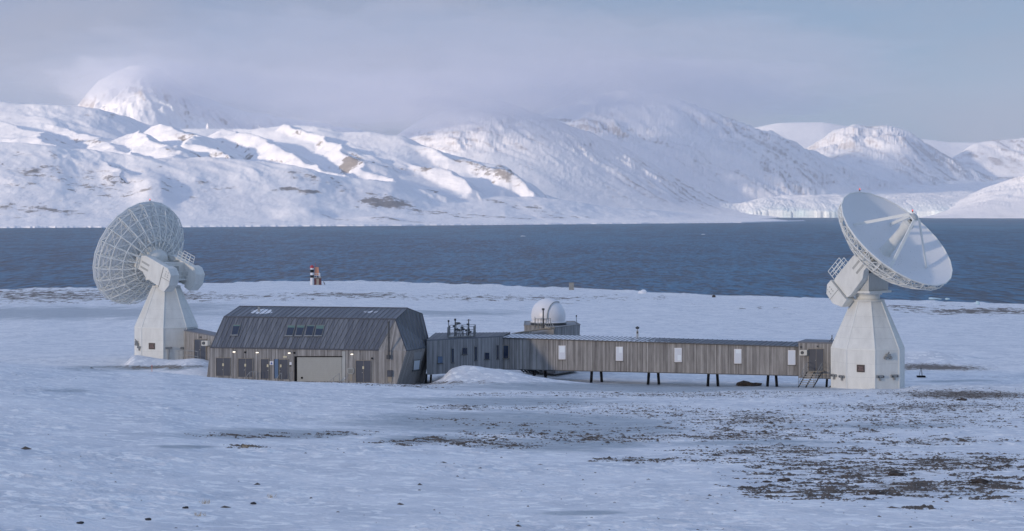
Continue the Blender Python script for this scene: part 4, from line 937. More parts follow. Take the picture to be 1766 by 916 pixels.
def rail(parent, pl, pts, off, posts, name='railing'):
    k = MB(); q = [on(pl, x, y, off) for x, y in pts]
    for a, b in zip(q[:-1], q[1:]): k.tube(a, b, .03, n=6)
    for x, y0, y1 in posts: k.tube(on(pl, x, y0, off), on(pl, x, y1, off), .03, n=6)
    k.build(name, M['galv'], parent)
rail(G, fpl, [(428, 650), (435.5, 640.5), (447.5, 639.5)], .8, [(435.5, 640.5, 650), (441.5, 640, 650), (447.5, 639.5, 651)]); rail(G, fpl, [(481, 652), (488, 642.5), (490, 642.5)], .8, [(490, 642.5, 653)]); rail(G, fpl, [(503, 642), (506.5, 642)], .5, [(503, 642, 654), (506.5, 640, 654)]); rail(G, fpl, [(570, 658), (590, 642.3)], 1.0, [(580, 650, 658), (590, 642.3, 658)])

# ================================================================== SMALL ANNEXE BETWEEN LEFT TELESCOPE AND GARAGE
def block(name_, label, cat, corners, z0, z1, roofm='zinc', wallm='boards', ov=.08, group=None, rt=.14, tilt=None):
    c0 = sum((Vector(c) for c in corners), Vector()) / len(corners)
    b = empty(name_, (c0.x, c0.y, z0), label, cat, group)
    mb = MB(); n_ = len(corners)
    for i in range(n_):
        p, q_ = Vector(corners[i]), Vector(corners[(i + 1) % n_])
        uvpoly(mb, [Vector((p.x, p.y, z0)), Vector((q_.x, q_.y, z0)), Vector((q_.x, q_.y, z1)), Vector((p.x, p.y, z1))])
    mb.build('wall', M[wallm], b)
    if roofm:
        rc = [Vector((c0.x + (p.x - c0.x) * (1 + ov / 4), c0.y + (p.y - c0.y) * (1 + ov / 4), z1 + .003)) for p in map(Vector, corners)]
        MB().prism(rc, up * rt).build('roof', M[roofm], b)
    return b
X1 = [at(318, 206, 0), at(376, 196, 0), at(376, 201, 0), at(330, 211, 0)]
AN = block('annexe', 'small flat-roofed timber annexe joining the left telescope to the garage', 'building', [p.xy.to_3d() for p in X1], 11.5, 15.85)
apl = plane(X1[0], X1[1], X1[0] + up * 3)
door(AN, apl, 336, 585.5, 356, 621, True, None, (346, 603))
def ac_unit(parent, pl, x0, y0, x1, y1):
    o = plate(MB(), pl, rct(x0, y0, x1, y1), .05, .42).build('air_conditioner', M['acbox'], parent)
    cx_, cy_ = x0 + (x1 - x0) * .38, (y0 + y1) / 2; r = (y1 - y0) * .33
    plate(MB(), pl, [(cx_ + r * math.cos(i * math.pi / 7), cy_ + r * math.sin(i * math.pi / 7)) for i in range(14)], .42, .45).build('fan_grille', M['dark'], o)
    plate(MB(), pl, rct(x0 + 1, y1, x1 - 1, y1 + .8), .03, .4).build('shelf', M['galv'], o)
ac_unit(AN, apl, 353.2, 587.5, 364, 596)
rail(AN, apl, [(325, 603.5), (345, 603.5), (360, 606)], 1.2, [(325.5, 603.5, 621), (358.5, 606, 621)]); rail(AN, apl, [(325, 611.5), (345, 612), (360, 615)], 1.2, [])
plate(MB(), apl, rct(345, 580.3, 347.6, 582.6), .01, .12).build('wall_lamp', M['dark'], AN)

# ================================================================== ANGLED WING AND LONG WALKWAY
w0, w1 = at(736, 188.0, 0), at(867, 194, 0)
WG = block('laboratory_wing', 'angled grey timber wing with small square and slit windows behind the snow drift', 'building', [w0, w1, at(880, 200, 0), at(752, 199, 0)], 12.35, 16.02, wallm='boards2', ov=0.0, rt=.10)
wpl = plane(w0, w1, w0 + up * 3)
def window(parent, pl, x0, y0, x1, y1, pane, frm='frame', t=.9, split=None):
    o = plate(MB(), pl, rct(x0, y0, x1, y1), .012, .06).build('window', M[frm], parent)
    plate(MB(), pl, rct(x0 + t, y0 + t, x1 - t, y1 - t), .062, .07).build('pane', M[pane], o)
    if split:
        ya = y0 + t + (y1 - y0 - 2 * t) * split[0]; yb = y0 + t + (y1 - y0 - 2 * t) * split[1]
        plate(MB(), pl, rct(x0 + t + split[3], ya, x1 - t, yb), .072, .078).build('blind', M[split[2]], o)  # paler plate painting the brighter part of the sky in the glass
    plate(MB(), pl, rct(x0 - .5, y1, x1 + .5, y1 + .8), .012, .14).build('sill', M['dark'], o)
for r_ in ((754, 614.3, 763.3, 626.5), (778, 601, 782.7, 625.5), (796.7, 599.6, 805.6, 611.4), (818, 597.7, 822.4, 621.5), (835.3, 608, 843.6, 619.8), (856, 595.3, 859.8, 619)):
    window(WG, wpl, *r_, 'glass' if r_[0] > 770 else 'glassblue', 'frame', .6)
lg = MB(); 
for px in (735.5, 743.5):
    lg = MB(); lg.bar(at(px, 189, 12.4), at(px - 1, 189, 11.2), .22); lg.build('leg', M['black'], WG)
quad_grid('roof_sheet', at(736, 188.0, 16.125), at(867, 194, 16.125), at(880, 200, 16.125), at(752, 199, 16.125), 40, 8, M['zincsnow'], WG, lambda x, y: .12)
mb = MB(); ribs(mb, at(736, 188.0, 16.13), at(867, 194, 16.13), at(880, 200, 16.13), at(752, 199, 16.13), 22, .05, up); mb.build('roof_seam', M['frame'], WG)

c0, c1 = at(864, 194.2, 0), at(1379, 181.3, 0); cd = (c1 - c0).normalized(); cn = Vector((-cd.y, cd.x, 0))
if cn.y < 0: cn = -cn
cpl = plane(c0, c1, c0 + up * 3)
WK = empty('elevated_walkway', at(1100, 189, 11.5), 'long weathered timber corridor on black stilts running to the right telescope', 'building')
zl, zr_ = 12.45, 12.93; zt = 15.93; wdt = 3.6
mb = MB(); b0, b1 = c0 + cn * wdt, c1 + cn * wdt
uvpoly(mb, [c0 + up * zl, c1 + up * zr_, c1 + up * zt, c0 + up * zt]); uvpoly(mb, [b1 + up * zr_, b0 + up * zl, b0 + up * zt, b1 + up * zt]); uvpoly(mb, [b0 + up * zl, c0 + up * zl, c0 + up * zt, b0 + up * zt]); uvpoly(mb, [c1 + up * zr_, b1 + up * zr_, b1 + up * zt, c1 + up * zt]); uvpoly(mb, [c0 + up * zl, b0 + up * zl, b1 + up * zr_, c1 + up * zr_])
mb.build('wall', M['boards'], WK)
def snow_w(px, py): return float(itp(px, [(868, .55), (900, .75), (1050, .68), (1110, .58), (1150, .44), (1220, .36), (1330, .25), (1380, .1)])) 
fo = cn * -.10
zr2 = 16.14
roofw = quad_grid('roof', c0 + fo + up * (zt + .03), c1 + fo + up * (zt + .03), b1 + up * zr2, b0 + up * zr2, 260, 8, M['zincsnow'], WK, snow_w)
mb = MB(); ribs(mb, c0 + fo + up * (zt + .03), c1 + fo + up * (zt + .03), b1 + up * zr2, b0 + up * zr2, 62, .05, up); mb.build('seam', M['frame'], roofw)
mb = MB(); mb.bar(c0 + fo + up * (zt - .02), c1 + fo + up * (zt - .02), .09, .10); mb.build('gutter', M['dark'], roofw)
mb = MB(); mb.bar(c0 + up * (zl - .03) + cn * .2, c1 + up * (zr_ - .03) + cn * .2, .2, .12); mb.bar(b0 + up * (zl - .03) - cn * .2, b1 + up * (zr_ - .03) - cn * .2, .2, .12); mb.build('floor_beam', M['dark'], WK)
mb = MB()
for x0, x1 in ((1035, 1050), (1064, 1069), (1086, 1092), (1020, 1029), (1214, 1232), (1118, 1130)): mb.add([on(cpl, x, y, -.3) for x, y in ((x0, 636), (x1, 636.5), (x1 - 2, 641.2 + (x1 - 1030) * .02), (x0 + 2, 640 + (x0 - 1030) * .025))], [(0, 1, 2, 3)])
mb.build('pipe_tray', M['dark'], WK)
window(WK, cpl, 867.5, 595, 878, 618.4, 'glass', 'timber', 1.0)
for (x0, y0, x1, y1, sp2) in ((963.6, 596, 975.5, 620, (0, .5, 'blindlight', 1.0)), (1062.3, 598, 1074.6, 622.4, (0, .42, 'blindlight', 4.5)), (1163.4, 600, 1176, 624.6, (.5, .92, 'blindlight', 4.5)), (1266.4, 602, 1279, 627.2, (0, .28, 'blindlight', 2.2)), (1359.2, 604, 1372, 629.4, None)):
    window(WK, cpl, x0, y0, x1, y1, 'blind', 'signwhite', 1.0, sp2)
def gpt(px, Y): x = (px - CX) / F * Y; return Vector((x, Y, gz(x, Y)))
for a, b in ((920, 933), (1019, 1030), (1117.5, 1129), (1220.5, 1231.5), (1323.5, 1333.5)):
    for x, s_ in ((a, -1), (b, 1)):
        for off in (.35, ):
            p = on(cpl, x, 640, -off if x == a else -1.2); p.z = 12.8
            q2 = p + cd * (s_ * .13); q2.z = gz(q2.x, q2.y) - .5; MB().bar(p, q2, .24, .24).build('leg', M['black'], WK)
mb = MB(); p = on(cpl, 905, 637, -.6); 
for k in range(7): mb.bar(p + cd * (k * .35 - .8) + up * (random.uniform(-.1, .1)), p + cd * (k * .35 - .3) + up * random.uniform(-.45, -.1), .12)
mb.build('pipework', M['black'], WK)

# entrance block at the right end
en0, en1 = on(cpl, 1377.6, 600, .25), on(cpl, 1437, 600, .25); 
EN = block('entrance_block', 'short taller timber block with a dark double door at the foot of the right telescope', 'building', [en0.xy.to_3d(), en1.xy.to_3d(), (en1 + cn * 3.6).xy.to_3d(), (en0 + cn * 3.6).xy.to_3d()], 12.68, 16.32, ov=.08, rt=.16)
npl = plane(en0, en1, en0 + up * 3)
door(EN, npl, 1394.8, 602, 1420.6, 640, True, None, (1407, 621.4))
ac_unit(EN, npl, 1380.3, 603.4, 1393, 612.2)
plate(MB(), npl, rct(1380, 596.5, 1382.6, 600), .01, .14).build('wall_lamp', M['dark'], EN); plate(MB(), npl, rct(1409, 596.2, 1411, 598.6), .01, .14).build('wall_lamp', M['dark'], EN)
k = MB(); c = on(npl, 1432, 590, -.8); c.z = 16.48
for dx in (-.28, .28): k.tube(c + Vector((dx, 0, 0)), c + up * .42, .03, n=6)
k.tube(c + Vector((0, .3, 0)), c + up * .42, .03, n=6); k.tube(c + up * .42, c + up * .7, .05, n=8); o = k.build('instrument_stand', M['dark'], None)
tag(o, 'tiny dark tripod on the roof edge beside the right telescope', 'instrument')
# stairs
ST = empty('stairs', on(npl, 1404, 664, 1.2), 'open metal stairs with handrails below the dark double door', 'stairs')
tp0, tp1 = on(npl, 1396, 640.5, .05), on(npl, 1421.5, 640.5, .05); 
MB().prism([tp0, tp1, tp1 + npl[1] * 1.1, tp0 + npl[1] * 1.1], up * .08).build('landing', M['timber'], ST)
tz = tp0.z; a0, a1 = tp0 + npl[1] * 1.1, tp1 + npl[1] * 1.1; sl_ = -cd * .35
for i in range(6):
    dd = npl[1] * (.22 * (i + 1)) + sl_ * (.22 * (i + 1)) - up * (.2 * (i + 1))
    MB().prism([a0 + dd, a1 + dd, a1 + dd + npl[1] * .22, a0 + dd + npl[1] * .22], up * .05).build('step', M['galv'], ST)
for q_ in (a0, a1, (a0 + a1) / 2):
    dd = npl[1] * 1.6 + sl_ * 1.6 - up * 1.45; MB().bar(q_, q_ + dd, .05, .14).build('stringer', M['dark'], ST)
for q_ in (a0, a1):
    k = MB(); dd = npl[1] * 1.5 + sl_ * 1.5 - up * 1.4
    for hh in (.5, .95): k.tube(q_ + up * hh, q_ + dd + up * hh * .9, .025, n=6); k.tube(q_ + up * hh, q_ + up * hh - npl[1] * 1.0, .025, n=6)
    for f_ in (0, .5, 1): k.tube(q_ + dd * f_, q_ + dd * f_ + up * .9, .025, n=6)
    k.build('handrail', M['galv'], ST)
k = MB(); p = on(npl, 1425, 655, -.4)
k.bar(Vector((p.x, p.y, 12.7)), Vector((p.x - .1, p.y, 11.3)), .2); k.bar(Vector((p.x + .8, p.y, 12.7)), Vector((p.x + .9, p.y, 11.3)), .1); k.bar(Vector((p.x, p.y, 11.6)), Vector((p.x + .9, p.y, 12.3)), .1); k.build('leg', M['black'], EN)

# ================================================================== DOME ON ITS TIMBER DECK
fpz = 16.8
cs = [at(904, 201.5, 0), at(938, 200, 0), at(956.5, 197.6, 0), at(1000.5, 203, 0), at(990, 209, 0), at(905, 209, 0)]
DK = empty('observation_deck', at(950, 203, 12), 'faceted timber deck housing the white observatory dome behind the walkway', 'building')
mb = MB(); bt = [at(904, 201.5, 0), at(938, 200, 0), at(956.5, 197.6, 0), at(997, 203, 0), at(988, 209, 0), at(905, 209, 0)]
for i in range(6):
    a, b, a_, b_ = cs[i], cs[(i + 1) % 6], bt[i], bt[(i + 1) % 6]; uvpoly(mb, [a_ + up * 11.5, b_ + up * 11.5, b + up * fpz, a + up * fpz])
mb.poly([p + up * fpz for p in cs]); mb.build('wall', M['boards2'], DK)
mb = MB()
for i in range(6): mb.bar(cs[i] + up * (fpz + .03), cs[(i + 1) % 6] + up * (fpz + .03), .12, .06)
mb.build('coping', M['frame'], DK)
rp_ = [at(883, 198.6, 15.6), at(883, 198.6, 16.0), at(920, 198.4, 16.42), at(941, 198, 16.62), at(955, 197.2, 16.66), at(955, 197.2, 15.6)]
mb = MB(); mb.prism(rp_, Vector((.15, .9, 0))); uvpoly(mb, [p - Vector((0, .01, 0)) for p in rp_]); mb.build('ramp', M['boards'], DK)
mb = MB()
for a, b in zip(rp_[1:-2], rp_[2:-1]): mb.bar(a + up * .04 + Vector((0, .4, 0)), b + up * .04 + Vector((0, .4, 0)), 1.1, .07)
mb.build('ramp_deck', M['timber'], DK)
dc = at(945.8, 203.2, 17.80)
DM = empty('observatory_dome', dc - up * .98, 'white rotating observatory dome with a raised shutter strip on the timber deck', 'dome')
pr = [(2.0 * math.cos(R(a)), 2.0 * math.sin(R(a))) for a in range(-20, 91, 5)]; pr[-1] = (0.005, 2.0)
MB().lathe(dc, up, pr, 56).build('shell', M['dome'], DM, True)
MB().lathe(dc, up, [(1.9, -.72), (2.12, -.72), (2.12, -.64), (1.9, -.60)], 56).build('skirt', M['dishwhite'], DM, True)
MB().lathe(dc, up, [(1.95, -1.0), (2.1, -1.0), (2.1, -.725), (1.95, -.725)], 56).build('base_ring', M['dark'], DM, True)
alf = R(40); dr = Vector((-math.sin(alf), -math.cos(alf), 0)); sd = Vector((math.cos(alf), -math.sin(alf), 0)); mb = MB(); W_ = 1.2
rows_ = []
for i in range(0, 41):
    th = R(-8 + i * 2.9); row = []
    for j in range(0, 9):
        w_ = -W_ + 2 * W_ * j / 8
        for rr_ in (2.10,):
            rad_ = math.sqrt(max(rr_ ** 2 - w_ ** 2, .01)); row.append(dc + dr * (rad_ * math.cos(th)) + up * (rad_ * math.sin(th)) + sd * w_)
    inner = [dc + dr * (math.sqrt(1.97 ** 2 - W_ ** 2) * math.cos(th)) + up * (math.sqrt(1.97 ** 2 - W_ ** 2) * math.sin(th)) + sd * s_ for s_ in (-W_, W_)]
    rows_.append([inner[0]] + row + [inner[1]])
vs = [p for r_ in rows_ for p in r_]; w11 = 11
mb.add(vs, [(i * w11 + j, i * w11 + j + 1, (i + 1) * w11 + j + 1, (i + 1) * w11 + j) for i in range(40) for j in range(10)]); mb.add(rows_[0], [tuple(range(11))]); mb.add(rows_[-1], [tuple(range(11))])
sh = mb.build('shutter', M['dome'], DM, True); es = sh.modifiers.new('e', 'EDGE_SPLIT'); es.split_angle = R(40)
mb = MB()
for i in range(40):
    mb.bar(rows_[i][9], rows_[i + 1][9], .09, .09)
mb.build('shutter_rail', M['seam'], sh)
# platform railing and mast before the dome
RL = empty('platform_railing', at(934, 199.5, 16.8), 'galvanised guard rail standing in front of the white dome', 'railing')
k = MB()
def fence_line(k, pts, hgt, n_):
    for a, b in zip(pts[:-1], pts[1:]):
        for j in range(n_ + 1):
            p = a.lerp(b, j / n_); k.tube(p, p + up * hgt, .035, n=6)
        for hh in (.5, 1.0): k.tube(a + up * hgt * hh, b + up * hgt * hh, .03, n=6)
fence_line(k, [at(922.5, 200.6, 16.7), at(923, 198.9, 16.6), at(938, 198.6, 16.6), at(949.5, 198.0, 16.7)], 1.15, 3); k.build('rail', M['galv'], RL)
k = MB(); fence_line(k, [at(949.5, 198.3, 16.7), at(955, 197.8, 16.3)], .7, 2); k.bar(at(937, 198.6, 17.3), at(943, 198.4, 16.8), .07); k.bar(at(938, 198.6, 16.78), at(958, 198.0, 16.86), .25, .07); k.build('brace', M['galv'], RL)
def mast(px, Y, z0, z1, r, label, head=None, name='instrument_mast', group=None):
    o = empty(name, at(px, Y, z0), label, 'mast', group)
    MB().tube(at(px, Y, z0), at(px, Y, z1), r, r * .8, 8).build('pole', M['dark'] if r > .06 else M['galv'], o)
    h_ = MB(); p = at(px, Y, z1)
    if head == 'ball': h_.lathe(p, up, [(.01, -.05), (.2, .02), (.22, .18), (.01, .3)], 12); h_.tube(p - up * .5, p - up * .3, .12, n=8)
    elif head == 'vane': h_.bar(p + Vector((-.2, 0, 0)), p + Vector((.25, 0, .02)), .05); h_.tube(p, p + up * .12, .07, n=8)
    else: h_.tube(p - up * .1, p + up * .12, r * 1.7, n=8)
    h_.build('sensor_head', M['dark'], o)
    return o
mast(936.8, 198.4, 16.6, 18.85, .09, 'dark mast rising through the guard rail in front of the dome')
mast(994, 204, 16.8, 17.75, .045, 'short thin mast on the right corner of the dome deck')
w_ = mast(1099.3, 190.6, 16.0, 17.15, .05, 'slender vent mast with a round cap on the walkway roof', 'ball')
k = MB()
for dx in (-.16, .16): k.tube(at(1099.3, 190.4, 16.05) + Vector((dx, 0, 0)), at(1099.3, 190.4, 17.0) + Vector((dx * .4, 0, 0)), .025, n=6)
k.build('bracket', M['galv'], w_)
# measuring platform on the wing roof
PF = empty('measuring_platform', at(795, 192.5, 16.1), 'railed instrument platform on the flat roof of the grey wing', 'platform')
p0, p1, p2, p3 = at(772, 190.6, 16.16), at(817, 192.4, 16.16), at(820, 195.2, 16.16), at(776, 194.2, 16.16)
MB().prism([p0, p1, p2, p3], up * .10).build('deck', M['galv'], PF)
k = MB(); fence_line(k, [p0 + up * .1, p1 + up * .1, p2 + up * .1, p3 + up * .1, p0 + up * .1], 1.05, 4); k.build('rail', M['galv'], PF)
k = MB(); rnd = random.Random(5)
for i in range(9):
    x = 783 + i * 3.4 + rnd.uniform(-1, 1); Y = 192.5 + rnd.uniform(-.5, 1); z = rnd.uniform(.5, 1.35); k.tube(at(x, Y, 16.25), at(x + rnd.uniform(-2, 2), Y, 16.25 + z), .04, n=6); k.box(at(x, Y, 16.25 + z * rnd.uniform(.5, 1)), (.3, .25, .2))
k.bar(at(785, 192, 17.5), at(795, 192, 17.65), .08); k.tube(at(789, 192.4, 17.6), at(789, 192.4, 17.75), .3, n=12); k.build('instrument', M['dark'], PF)
mast(773.6, 191.3, 16.2, 17.95, .06, 'left thin mast of the instrument platform on the grey wing'); mast(785, 192.2, 16.2, 18.05, .07, 'middle dark mast of the instrument platform on the grey wing'); mast(808.3, 193, 16.2, 17.95, .07, 'right mast with a wind vane on the grey wing platform', 'vane')

# ================================================================== SHORE OBJECTS
def shore_pt(px, py):
    """land point seen at (px, py) near the shore"""
    best = None
    for Y in np.arange(330, 760, 1.0):
        x = (px - CX) / F * Y; z = gz(x, Y); d = abs(HY + (CAMZ - z) / Y * F - py) + (99 if z < 2.9 else 0)
        if best is None or d < best[0]: best = (d, x, Y, z)
    return Vector(best[1:])
q = shore_pt(543, 491.5); Yb = q.y; sc = Yb / F
BT = empty('beacon', q, 'little harbour beacon, white column with black bands and red cap beside an orange tower', 'beacon')
def bx(px, py): return Vector(((px - CX) * sc, Yb, CAMZ - (py - HY) * sc))
def cyl(y0, y1, m, nm, r=3.0, x=538.2): return MB().tube(bx(x, y0), bx(x, y1), r * sc, n=20).build(nm, M[m], BT, False)
cyl(493, 479, 'signwhite', 'column'); cyl(479, 474.5, 'black', 'band', 3.03); cyl(474.5, 470.2, 'signwhite', 'column'); cyl(470.2, 465, 'black', 'band', 3.03); cyl(465, 462.3, 'signwhite', 'column', 3.1)
MB().lathe(bx(538.2, 462.3), up, [(3.6 * sc, 0), (3.5 * sc, .4), (2.6 * sc, .8), (.02, 1.1)], 20).build('cap', M['red'], BT, True)
off = Vector((0, .6, 0))
MB().prism([bx(541.5, 476) + off, bx(549.5, 476) + off, bx(548.5, 461) + off, bx(542.5, 461) + off], Vector((0, 1.4, 0))).build('tower_panel', M['orange'], BT)
MB().tube(bx(543.5, 461) + off, bx(543.2, 453.5) + off, .06, n=6).build('aerial', M['red'], BT)
hs = MB().prism([bx(541.5, 493), bx(553.5, 493), bx(553.2, 480), bx(541.8, 480)], Vector((0, 2.2, 0))).build('hut', M['maroon'], BT)
MB().prism([bx(545.7, 493) - off * .1, bx(550, 493) - off * .1, bx(550, 481) - off * .1, bx(545.7, 481) - off * .1], Vector((0, .055, 0))).build('door', M['timber'], hs)
MB().prism([bx(540.8, 480) - off * .4, bx(554, 480) - off * .4, bx(554, 478.6) - off * .4, bx(540.8, 478.6) - off * .4], Vector((0, 2.8, 0))).build('roof', M['concrete'], hs)
k = MB()
for x in (541.5, 545.5, 549.5, 552): k.tube(bx(x, 478.6), bx(x, 471.5), .06, n=6)
for y in (471.5, 475): k.tube(bx(541.5, y), bx(552, y), .06, n=6)
k.bar(bx(552, 479), bx(550.5, 470.5), .22); k.build('railing', M['signwhite'], BT)
k = MB().box(bx(548.3, 477.8) - off * .1, (.5, .3, .3)); k.build('lamp_housing', M['black'], BT)
o = MB().bar(shore_pt(560.5, 491) + up * -.1, bx(558, 485.5), .22).build('driftwood_post', M['timber'], None); tag(o, 'weathered post leaning beside the beacon hut', 'post')
q = shore_pt(985.5, 500)
s_ = q.y / F; mk = empty('survey_pillar', q, 'pale grey block-like pillar standing alone on the shore edge', 'pillar')
MB().box(q + up * 1.05, (8.4 * s_, 1.4, 2.5)).build('shaft', M['concrete'], mk, bevel=.06); MB().box(q + up * 2.36, (9.0 * s_, 1.6, .14)).build('cap', M['frame'], mk)
def rock(name, loc, size, m, label, cat, group=None, seed=0, sub=3, rough=.35):
    bm = bmesh.new(); bmesh.ops.create_icosphere(bm, subdivisions=sub, radius=1.0); rnd = np.array([v.co[:] for v in bm.verts])
    d = 1 + rough * (pn(rnd[:, 0] * 1.3 + seed, rnd[:, 1] * 1.3 + rnd[:, 2], seed) + .5 * pn(rnd[:, 2] * 3.1 + seed, rnd[:, 1] * 2.9, seed + 1))
    for v, k_ in zip(bm.verts, d): v.co = Vector((v.co.x * size[0], v.co.y * size[1], v.co.z * size[2])) * float(k_)
    me = bpy.data.meshes.new(name); bm.to_mesh(me); bm.free(); me.materials.append(M[m]); o = bpy.data.objects.new(name, me); C.objects.link(o); o.location = loc
    return tag(o, label, cat, group)
rock('boulder', shore_pt(1231, 512.5) + up * .15, (.55, .5, .55), 'soil', 'lone dark boulder on the snowy shore right of the walkway middle', 'rock', seed=3)
rock('snow_lump', shore_pt(1108, 506) + up * .2, (1.3, 1.0, .9), 'snowcap', 'white snow lump on the shore edge above the walkway vent mast', 'snow', seed=5)
rock('ice_block', shore_pt(1686, 526) + up * .35, (.55, .5, .75), 'ice', 'small bluish ice block stranded on the right shore edge', 'ice', seed=8, sub=2)
for i, (x, y, a, lb) in enumerate(((1612, 516.5, 2.2, 'turquoise ice floe just off the right shore, the larger one'), (1634, 516.8, .9, 'little turquoise ice floe beside the larger one off the right shore'), (902, 407.5, 3.0, 'small white ice floe far out on the fjord above the dome'), (1213, 404.5, 2.6, 'small white ice floe far out on the fjord left of the right dish'), (1606, 431, .8, 'tiny white ice floe in front of the right dish rim'))):
    Yw = CAMZ * F / (y - HY); rock('ice_floe', Vector(((x - CX) / F * Yw, Yw, .12)), (a, a * 1.4, .45), 'ice' if i < 2 else 'snowcap', lb, 'ice', 'ice floes on the fjord', seed=20 + i)
# instrument tripod right of the tower
q = gpt(1588.5, 197)
TP = empty('instrument_tripod', q, 'small dark tripod instrument standing on the snow right of the right telescope', 'instrument')
MB().box(q + up * .12, (.9, .6, .16)).build('base', M['black'], TP)
for dx, dy in ((-.2, .1), (.2, .1), (0, -.2)): MB().tube(q + Vector((dx, dy, .18)), q + Vector((dx * .2, dy * .2, .95)), .03, n=6).build('leg', M['galv'], TP)
MB().tube(q + up * .9, q + up * 1.1, .07, n=8).build('sensor_head', M['dark'], TP)
# dark heap under the walkway
hp = [(1268, 0), (1278, .22), (1284, .42), (1292, .30), (1300, .26), (1311, 0)]; mb = MB(); Yh = 183.6
o = rock('gravel_heap', gpt(1288, 187) + up * -.02, (1.35, .8, .45), 'soil', 'low dark heap of earth in the snow under the walkway', 'heap', seed=14, rough=.5)
# snow marker stick
q = gpt(262, 193); mk = empty('marker_stake', q, 'thin red stake in the snow before the left telescope', 'stake'); MB().tube(q - up * .1, q + up * .55, .03, n=6).build('rod', M['orange'], mk); MB().tube(q + up * .55, q + up * .75, .04, n=6).build('tip', M['red'], mk)
mb = MB()

# ---- where a photo row meets the slope in the foreground
def fg(px, py):
    Ys = np.arange(50, 175, .1); xs = (px - CX) / F * Ys; z = ground_z(xs, Ys); row = HY + (CAMZ - z) / Ys * F
    i = int(np.argmin(np.abs(row - py))); return Vector((xs[i], Ys[i], z[i]))
for i, (x, y, lb) in enumerate(((138, 903, 'leftmost dark stone lying on the foreground snow'), (256, 897, 'dark stone on the snow near the bottom left, second from the left'), (320, 877, 'dark elongated stone on the snow, higher of the middle pair'), (437, 870, 'dark elongated stone on the snow, rightmost of the four below the garage'))):
    rock('stone', fg(x, y) + up * .03, (.12, .06, .05), 'bird', lb, 'stone', 'dark stones on the foreground snow', seed=30 + i, sub=2)
for i, (x, y, s1, lb) in enumerate(((1545, 820, .38, 'brown mossy hummock on top of the big gravel patch'), (1688, 833, .40, 'brown hummock at the right of the big gravel patch, near the picture edge'), (1354, 830, .28, 'small brown hummock left of the big gravel patch'), (1511, 853, .34, 'low brown hummock at the bottom of the big gravel patch'), (1322, 832, .16, 'smallest brown hummock at the left tip of the gravel patch'), (1659, 690, .4, 'flat brown hummock below the gravel bank right of the right telescope'))):
    q = fg(x, y); rock('hummock', q + up * .02, (s1, s1 * .8, s1 * .38), 'soil', lb, 'hummock', 'brown hummocks in the gravel', seed=40 + i, rough=.5)

# ---- loose stones on the bare patches
def gravel():
    rs = np.random.RandomState(3); N_ = 900000
    px = rs.uniform(-60, 1826, N_); Y = 1 / rs.uniform(1 / 176., 1 / 58., N_); X = (px - CX) / F * Y; Z = ground_z(X, Y)
    g, ic = mask_at(X, Y, Z)
    nz = fbm(X * .55, Y * .9, 5, 301, .62)
    keep = (g > .1) & (rs.uniform(0, 1, N_) < np.clip((g * .42 + nz * 1.25 - .16) * 1.3, 0, 1) * ss(.1, .35, g) * 1.2)
    keep |= (rs.uniform(0, 1, N_) < .00022 * (1 + 2 * (px > 700)))
    idx = np.where(keep)[0][:120000]; n = len(idx)
    x, y, z = X[idx], Y[idx], Z[idx]; s = rs.lognormal(-3.15, .45, n); s = np.clip(s, .015, .16)
    base = np.array([(1, 0, 0), (-.2, 1, .05), (-1, .1, 0), (.1, -1, .05), (0, 0, .8)])
    ang = rs.uniform(0, 2 * np.pi, n); el = rs.uniform(.9, 2.4, n)
    V_ = base[None] * (1 + .35 * rs.uniform(-1, 1, (n, 5, 3)))
    vx = V_[..., 0] * (s * el)[:, None]; vy = V_[..., 1] * s[:, None]; c, d = np.cos(ang)[:, None], np.sin(ang)[:, None]
    P_ = np.stack([vx * c - vy * d + x[:, None], vx * d + vy * c + y[:, None], V_[..., 2] * s[:, None] * .8 + z[:, None] - .01], -1).reshape(-1, 3)
    F_ = np.array([(0, 1, 4), (1, 2, 4), (2, 3, 4), (3, 0, 4)]); Q = (F_[None] + (np.arange(n) * 5)[:, None, None]).reshape(-1, 3).astype(np.int32)
    me = bpy.data.meshes.new('gravel'); me.vertices.add(len(P_)); me.vertices.foreach_set('co', P_.astype(np.float32).ravel())
    me.loops.add(Q.size); me.loops.foreach_set('vertex_index', Q.ravel()); me.polygons.add(len(Q)); me.polygons.foreach_set('loop_start', np.arange(0, Q.size, 3, dtype=np.int32)); me.polygons.foreach_set('loop_total', np.full(len(Q), 3, np.int32))
    me.update(calc_edges=True); me.materials.append(M['stone']); o = bpy.data.objects.new('gravel', me); C.objects.link(o); tag(o, 'loose stones and bare tundra showing through the snow', 'gravel', kind='stuff'); print('stones', n)
gravel()
def grass():
    mb = MB(); rnd = random.Random(9)
    for (x, y, w, n_) in ((424, 772, 7, 60), (355, 868, 5, 25), (468, 858, 5, 20), (345, 890, 5, 20), (1130, 612, 1, 0)):
        for i in range(n_):
            q = fg(x + rnd.gauss(0, w), y + rnd.uniform(-1.5, 1.5)); tp_ = q + Vector((rnd.uniform(-.12, .12), rnd.uniform(-.1, .1), rnd.uniform(.06, .2))); sd_ = Vector((.008, 0, 0)); mb.poly([q - sd_, q + sd_, tp_])
    o = mb.build('grass', mat('dry_grass', (.42, .33, .20), .8, var=.2), None); tag(o, 'dry straw-coloured grass tufts poking out of the snow', 'grass', kind='stuff')
grass()

